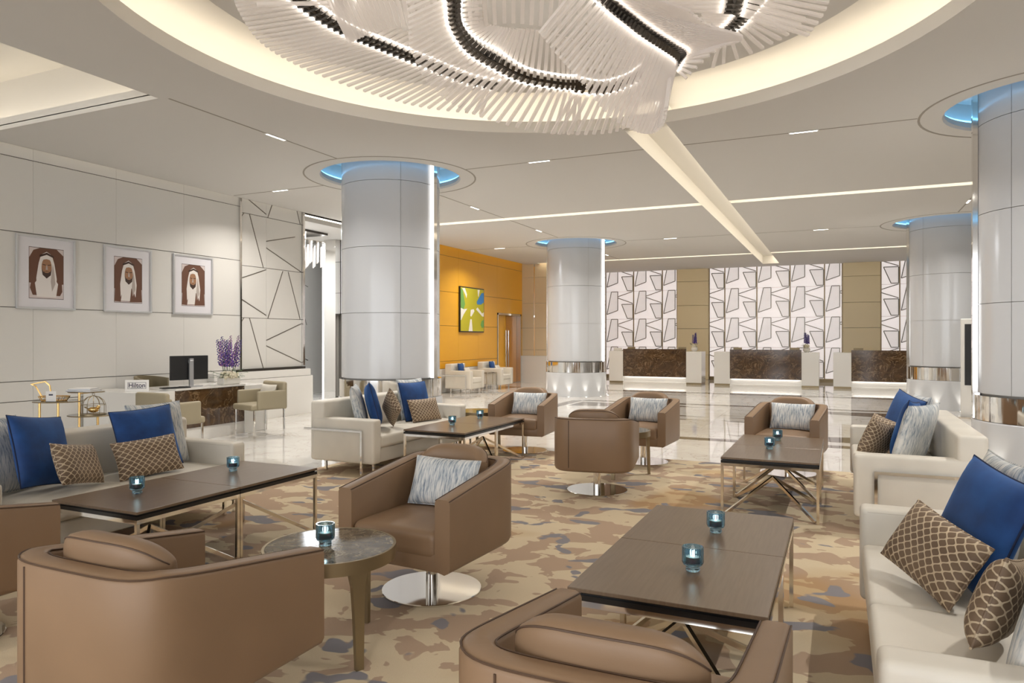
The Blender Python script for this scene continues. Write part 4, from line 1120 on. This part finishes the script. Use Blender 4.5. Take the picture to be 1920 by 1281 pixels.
# ================================================================== PORTRAITS
brown1 = mat('print_brown', (.13, .055, .03), .6); brown2 = mat('print_dark', (.045, .02, .012), .6); pw = mat('print_white', (.72, .67, .63), .6); pg = mat('print_shadow', (.42, .36, .32), .6)
silver = mat('silver_frame', (.62, .62, .62), .3, .5); mount = mat('mount_board', (.70, .68, .70), .5)
def ell(cx, cy, rx, ry, n=20, a0=0, a1=2*PI): return [(cx+rx*math.cos(a0+(a1-a0)*i/n), cy+ry*math.sin(a0+(a1-a0)*i/n)) for i in range(n)]
def portrait(y0, label, turn, robe):
    W_, H_ = .80, .99
    t = thing('framed_portrait', label, 'picture', (XW+.001, y0, 1.89), 0, 'framed portraits')
    f = MB().box(0, .03, 0, W_, 0, .028).box(0, .03, 0, W_, H_-.028, H_).box(0, .03, 0, .028, .028, H_-.028).box(0, .03, W_-.028, W_, .028, H_-.028); f.obj('frame', silver, t, bev=.003)
    MB().box(0, .012, .028, W_-.028, .028, H_-.028).obj('mount', mount, t)
    b = MB(); lay = [0]
    def L(pts, k):
        lay[0] += 1; b.cur = k; d = .0121+.0004*lay[0]
        b.prism([(.17+a*.46, .15+c*.68) for a, c in pts], (.012, d), lambda a, c, e: (e, a, c))
    # mats: 0 paper white,1 brown,2 dark,3 white,4 shadow,5 skin
    L([(-.01, -.01), (1.01, -.01), (1.01, 1.01), (-.01, 1.01)], 2)
    L([(0, 0), (1, 0), (1, 1), (0, 1)], 0)
    L([(.0, .30), (.0, .80), (.12, .95), (.3, 1), (.8, 1), (1.0, .88), (1.0, .3), (.6, .25)], 1)
    s = turn
    if robe: L([(.0, .02), (.02, .3), (.22, .42), (.5, .3), (.8, .42), (.98, .3), (1.0, .02)], 1)
    else: L([(.02, .2), (.08, .4), (.3, .46), (.72, .46), (.95, .38), (.97, .15), (.9, .06), (.1, .06)], 1)
    L([(.22, .03), (.16, .3), (.30, .44), (.70, .44), (.84, .3), (.78, .03)], 3)
    if robe: L([(.55, .01), (.62, .4), (.74, .4), (.96, .3), (1.0, .02)], 1); L([(.0, .02), (.02, .3), (.22, .4), (.30, .36), (.22, .01)], 1)
    L([(.22, .12), (.2, .4), (.27, .7), (.33, .85), (.5, .92), (.66, .86), (.73, .7), (.8, .4), (.76, .12), (.66, .3), (.5, .36), (.34, .3)], 3)
    L([(.66, .14), (.62, .35), (.68, .7), (.72, .55), (.76, .3)], 4)
    L(ell(.5+s, .62, .15, .20), 5)
    L([(.35+s, .60), (.38+s, .47), (.5+s, .40), (.62+s, .47), (.65+s, .60), (.60+s, .53), (.5+s, .55), (.40+s, .53)], 2)
    L(ell(.5+s, .525, .07, .014, 10), 5)
    L([(.38+s, .685), (.47+s, .675), (.47+s, .66), (.38+s, .67)], 2); L([(.53+s, .675), (.62+s, .685), (.62+s, .67), (.53+s, .66)], 2)
    L([(.485+s, .66), (.515+s, .66), (.53+s*1.3, .575), (.47+s*1.3, .575)], 4)
    L([(.31, .76), (.34, .87), (.5, .935), (.66, .87), (.69, .76), (.5+s, .79)], 3)
    L([(.30, .82), (.5, .875), (.70, .82), (.70, .86), (.5, .92), (.30, .86)], 2)
    b.obj('portrait_print', [mat('print_paper', (.60, .52, .50), .6), brown1, brown2, pw, pg, M['skin']], t)
portrait(5.77, 'silver framed sepia portrait of bearded man in white headdress and plain white robe', 0, False)
portrait(7.0, 'silver framed sepia portrait between the two others, man in white headdress and brown cloak', .01, True)
portrait(8.2, 'silver framed sepia portrait nearest the patterned panels, man in headdress and dark cloak', -.03, True)

# ================================================================== CONCIERGE DESK
DX = -8.55; D0, D1 = 6.67, 8.95
t = thing('concierge_desk', 'white desk with brown marble front against the portrait wall', 'desk', (DX, D0, 0))
MB().box(-.72, 0, 0, .49, 0, .75).obj('pier', 'white', t, bev=.005); MB().box(-.72, 0, D1-D0-.49, D1-D0, 0, .75).obj('pier', 'white', t, bev=.005)
MB().box(-1.26, -.72, 0, .06, 0, .75).obj('end_panel', 'white', t, bev=.005)
MB().box(-.05, -.01, .49, D1-D0-.49, .19, .745).obj('marble_front', 'marble', t)
MB().box(-.5, -.03, .49, D1-D0-.49, 0, .19).obj('plinth', 'white', t); MB().box(-.72, .015, .49, D1-D0-.49, .75, .775).obj('worktop', 'white', t)
MB().box(-1.26, -.72, .06, .49, .72, .75).obj('return_top', 'white', t)
# monitor
t = thing('computer_monitor', 'black computer monitor seen from behind with silver stand on desk', 'monitor', (-8.85, 7.66, .776), 1.35)
m_ = MB().box(-.29, .29, -.02, .02, .10, .46).obj('screen_back', 'blackplastic', t, bev=.006)
MB().box(-.03, .03, -.075, -.045, .0, .42).bar((0, -.07, .40), (0, -.02, .36), .05, .04).obj('stand_arm', 'grey', t); MB().box(-.13, .13, -.16, .06, 0, .012).obj('stand_foot', 'grey', t)
for o in t.children: o.rotation_euler = (0, 0, 0)
t.rotation_euler = (0, 0, 1.35)
t = thing('keyboard', 'black keyboard in front of the monitor on the desk', 'keyboard', (-8.70, 7.29, .776), 1.25); MB().box(-.2, .2, -.06, .06, 0, .014).obj('case', 'blackplastic', t, bev=.003)
kb = MB()
for i in range(12):
    for j in range(4): kb.box(-.19+.032*i, -.164+.032*i, -.05+.026*j, -.028+.026*j, .014, .018)
kb.obj('keys', 'blackplastic', t)
tag(MB().box(-8.80, -8.58, 7.93, 8.05, .776, .779).box(-8.79, -8.57, 7.95, 8.07, .779, .782).obj('paper_sheets', 'paper'), 'white paper sheets on the desk beside the flower box', 'paper')
flowers('flower_box', 'violet and mauve delphiniums with white blooms in low white planter on desk', (-8.70, 8.28, .776), .78, .56, 14, 'box', None, 2)
# sign
t = thing('name_sign', 'white tent card reading Hilton on the end of the desk', 'sign', (-8.97, 6.88, .751), .6)
MB().box(-.155, .155, 0, .012, 0, .16).obj('card', 'paper', t)
fr = MB()
for a in ((-.12, .12, .036, .040), (-.12, .12, .122, .126)): fr.box(a[0], a[1], -.0015, 0, a[2], a[3])
for x in (-.12, .116): fr.box(x, x+.004, -.0015, 0, .036, .126)
fr.box(-.08, .08, -.0016, 0, .046, .050)
fr.obj('card_border', 'ink', t)
def text(body, size, parent, loc, m_='ink', rot=(PI/2, 0, 0)):
    c = bpy.data.curves.new('lettering', 'FONT'); c.body = body; c.size = size; c.align_x = 'CENTER'; c.extrude = .0006; c.offset = .0012; c.materials.append(M[m_])
    tmp = bpy.data.objects.new('lettering', c); COL.objects.link(tmp); bpy.context.view_layer.update()
    me = bpy.data.meshes.new_from_object(tmp.evaluated_get(bpy.context.evaluated_depsgraph_get())); bpy.data.objects.remove(tmp); bpy.data.curves.remove(c)
    return link('lettering', me, parent, loc, rot)
text('Hilton', .088, t, (0, -.001, .056))
# olive desk chair behind, guest chairs
def shell_chair(name, label, loc, rz, m_, pil_=True):
    t = thing(name, label, 'chair', loc, rz, 'olive leather chairs at the desk')       # front +Y
    MB().soft((0, .02, .46), (.27, .28, .045), .03, .01).obj('seat', m_, t, smooth=60)
    MB().soft((0, -.26, .62), (.29, .04, .21), .035).obj('backrest', m_, t, smooth=60)
    for s in (-1, 1):
        MB().soft((s*.275, -.03, .565), (.028, .24, .14), .025).obj('armrest', m_, t, smooth=60)
        for y in (-.25, .25): MB().bar((s*.26, y, 0), (s*.26, y, .42), .02).obj('leg', 'chrome', t)
        MB().bar((s*.26, -.25, .02), (s*.26, .25, .02), .018).obj('stretcher', 'chrome', t)
    return t
g1 = shell_chair('guest_chair', 'olive leather guest chair with beige pillow on chrome legs at the desk end', (-8.08, 8.30, 0), PI-.25, 'olive')
pillow('ivory', (-8.08+.02, 8.30+.12, .515), math.degrees(PI-.25)+90, 16, 'oblong beige pillow on the olive guest chair', 0, 'ivory pillow on guest chair')
g2 = dup(g1, (-7.65, 6.35, 0), -.05, 'olive leather guest chair mostly hidden behind the tea stand sofa')
t = thing('desk_chair', 'dark olive rounded staff chair behind the desk', 'chair', (-9.42, 7.56, 0), -PI/2+.35)
b = MB(); vs = []; fs = []; n = 20
for i in range(n+1):
    a = PI+PI*i/n; zt = .88+.05*math.sin(PI*i/n); x, y = .33*math.cos(a), .30*math.sin(a)
    for k, z in ((1, .42), (1, zt), (.86, zt), (.86, .42)): vs.append((x*k, y*k, z))
for i in range(n):
    for k in range(4): fs.append((i*4+k, i*4+4+k, i*4+4+(k+1) % 4, i*4+(k+1) % 4))
fs += [(3, 2, 1, 0), (n*4, n*4+1, n*4+2, n*4+3)]
b.add(vs, fs); b.obj('back_shell', 'olivedark', t, smooth=50)
MB().soft((0, .02, .44), (.27, .27, .05), .035, .01).obj('seat', 'olivedark', t, smooth=60); MB().tube([(0, 0, .05), (0, 0, .40)], .03, 10).obj('pedestal', 'chrome', t, smooth=True)
MB().lathe([(.001, .04), (.24, .02), (.25, 0), (.001, 0)], 24).obj('base_plate', 'chrome', t, smooth=30)

# ================================================================== GOLD TEA STAND
TP = Vector(ray(130, 634))*8.0; TP.z = 0
t = thing('tea_stand', 'gold three-tier stand with smoked glass oval trays behind the sofa', 'stand', TP, YAW)
def oval(b, cx, cy, rx, ry, z, th=.008):
    b.lathe([(.001, z), (1, z), (1, z+th), (.001, z+th)], 28)
trays = [(-.13, 0, .25, .20, .785), (.06, .22, .19, .15, .875), (.27, -.05, .23, .19, .635)]
legs = [(-.335, 0), (-.20, .10), (.09, .05), (.30, .02)]
for cx, cy, rx, ry, z in trays:
    b = MB(); n = 28; vs = [(cx+rx*math.cos(2*PI*i/n), cy+ry*math.sin(2*PI*i/n), z+d) for d in (0, .009) for i in range(n)]
    b.add(vs, [tuple(range(n-1, -1, -1)), tuple(range(n, 2*n))]+[(i, (i+1) % n, n+(i+1) % n, n+i) for i in range(n)]); b.obj('glass_tray', 'clearglass', t)
    MB().tube([(cx+(rx+.003)*math.cos(2*PI*i/n), cy+(ry+.003)*math.sin(2*PI*i/n), z+.004) for i in range(n)], .006, 5, closed=True).obj('tray_rim', 'bronze', t, smooth=True)
for (x, y), z in zip(((-.335, -.0), (-.19, .10), (.10, .02), (.32, .0)), (.785, .785, .885, .635)): MB().tube([(x, y, 0), (x, y, z)], .013, 8).obj('leg', 'gold', t, smooth=True)
for a, b2 in (((-.335, 0, .06), (.10, .02, .06)), ((.10, .02, .10), (.32, 0, .10)), ((-.19, .1, .4), (.10, .02, .4)), ((.10, .02, .875), (.13, .22, .875)), ((-.335, 0, .785), (-.19, .1, .785))): MB().tube([a, b2], .009, 6).obj('cross_bar', 'gold', t, smooth=True)
def onstand(x, y, z): return Vector((TP.x+math.cos(YAW)*x-math.sin(YAW)*y, TP.y+math.sin(YAW)*x+math.cos(YAW)*y, z))
t = thing('birdcage', 'small gold wire birdcage with gold bird on the lowest glass tray', 'ornament', onstand(.30, -.05, .645), YAW)
MB().lathe([(.001, .012), (.125, .012), (.125, 0), (.001, 0)], 28).obj('cage_floor', 'bronze', t, smooth=30)
for k in range(12):
    a = 2*PI*k/12; c, s = math.cos(a), math.sin(a)
    MB().tube([(c*.12, s*.12, .01), (c*.12, s*.12, .11), (c*.10, s*.10, .16), (c*.06, s*.06, .195), (0, 0, .215)], .003, 4).obj('cage_wire', 'bronze', t)
MB().tube([(.12*math.cos(2*PI*i/24), .12*math.sin(2*PI*i/24), .11) for i in range(24)], .003, 4, closed=True).obj('cage_hoop', 'bronze', t)
MB().tube([(.014*math.cos(2*PI*i/10), 0, .228+.014*math.sin(2*PI*i/10)) for i in range(10)], .003, 4, closed=True).obj('cage_ring', 'bronze', t)
MB().blob((0, 0, .055), .045, (1.4, .8, .7), 10, 7).blob((.055, 0, .085), .022, (1, .9, 1), 8, 6).add([(.072, -.006, .085), (.072, .006, .085), (.095, 0, .082)], [(0, 1, 2)]).add([(-.05, -.015, .06), (-.05, .015, .06), (-.10, .02, .085), (-.10, -.02, .085)], [(0, 1, 2, 3)]).obj('bird', 'gold', t, smooth=60)
t = thing('wire_basket', 'gold wire basket with tall slanted handle on the upper glass tray', 'basket', onstand(-.17, 0, .795), YAW)
bk = MB()
for z, r in ((.004, .10), (.05, .125)): MB().tube([(r*1.35*math.cos(2*PI*i/24), r*.8*math.sin(2*PI*i/24), z) for i in range(24)], .005, 5, closed=True).obj('basket_hoop', 'gold', t, smooth=True)
for k in range(14):
    a = 2*PI*k/14; MB().tube([(.135*math.cos(a), .08*math.sin(a), .004), (.169*math.cos(a), .1*math.sin(a), .05)], .004, 4).obj('basket_wire', 'gold', t)
MB().tube([(-.13, 0, .03), (-.17, 0, .10), (-.21, 0, .165), (-.26, 0, .185), (-.16, 0, .205), (-.10, 0, .215), (-.05, 0, .17), (-.03, 0, .05)], .009, 6).obj('handle', 'gold', t, smooth=True)
MB().lathe([(.001, .004), (.1, .004), (.1, .0), (.001, 0)], 20).obj('basket_floor', 'gold', t)
t = thing('price_card', 'small white card with dark print on the upper glass tray', 'card', onstand(-.13, -.12, .795), YAW+.1)
MB().box(-.052, .052, 0, .006, 0, .115).obj('card', 'paper', t); MB().box(-.022, .022, -.001, 0, .068, .084).obj('printed_line', 'ink', t); MB().box(-.055, .055, -.01, .02, 0, .004).obj('card_foot', 'clearglass', t)
t = thing('newspaper_pile', 'loosely folded newspapers on the top glass tray', 'newspaper', onstand(.06, .2, .885), YAW)
for k in range(5):
    MB().box(-.17+.01*k, .15-.015*k, -.11, .10, .008*k+.0005, .008*k+.0075).obj('newspaper_sheet', 'paper' if k % 2 == 0 else 'grey', t).rotation_euler = (0, 0, .08*k-.15)
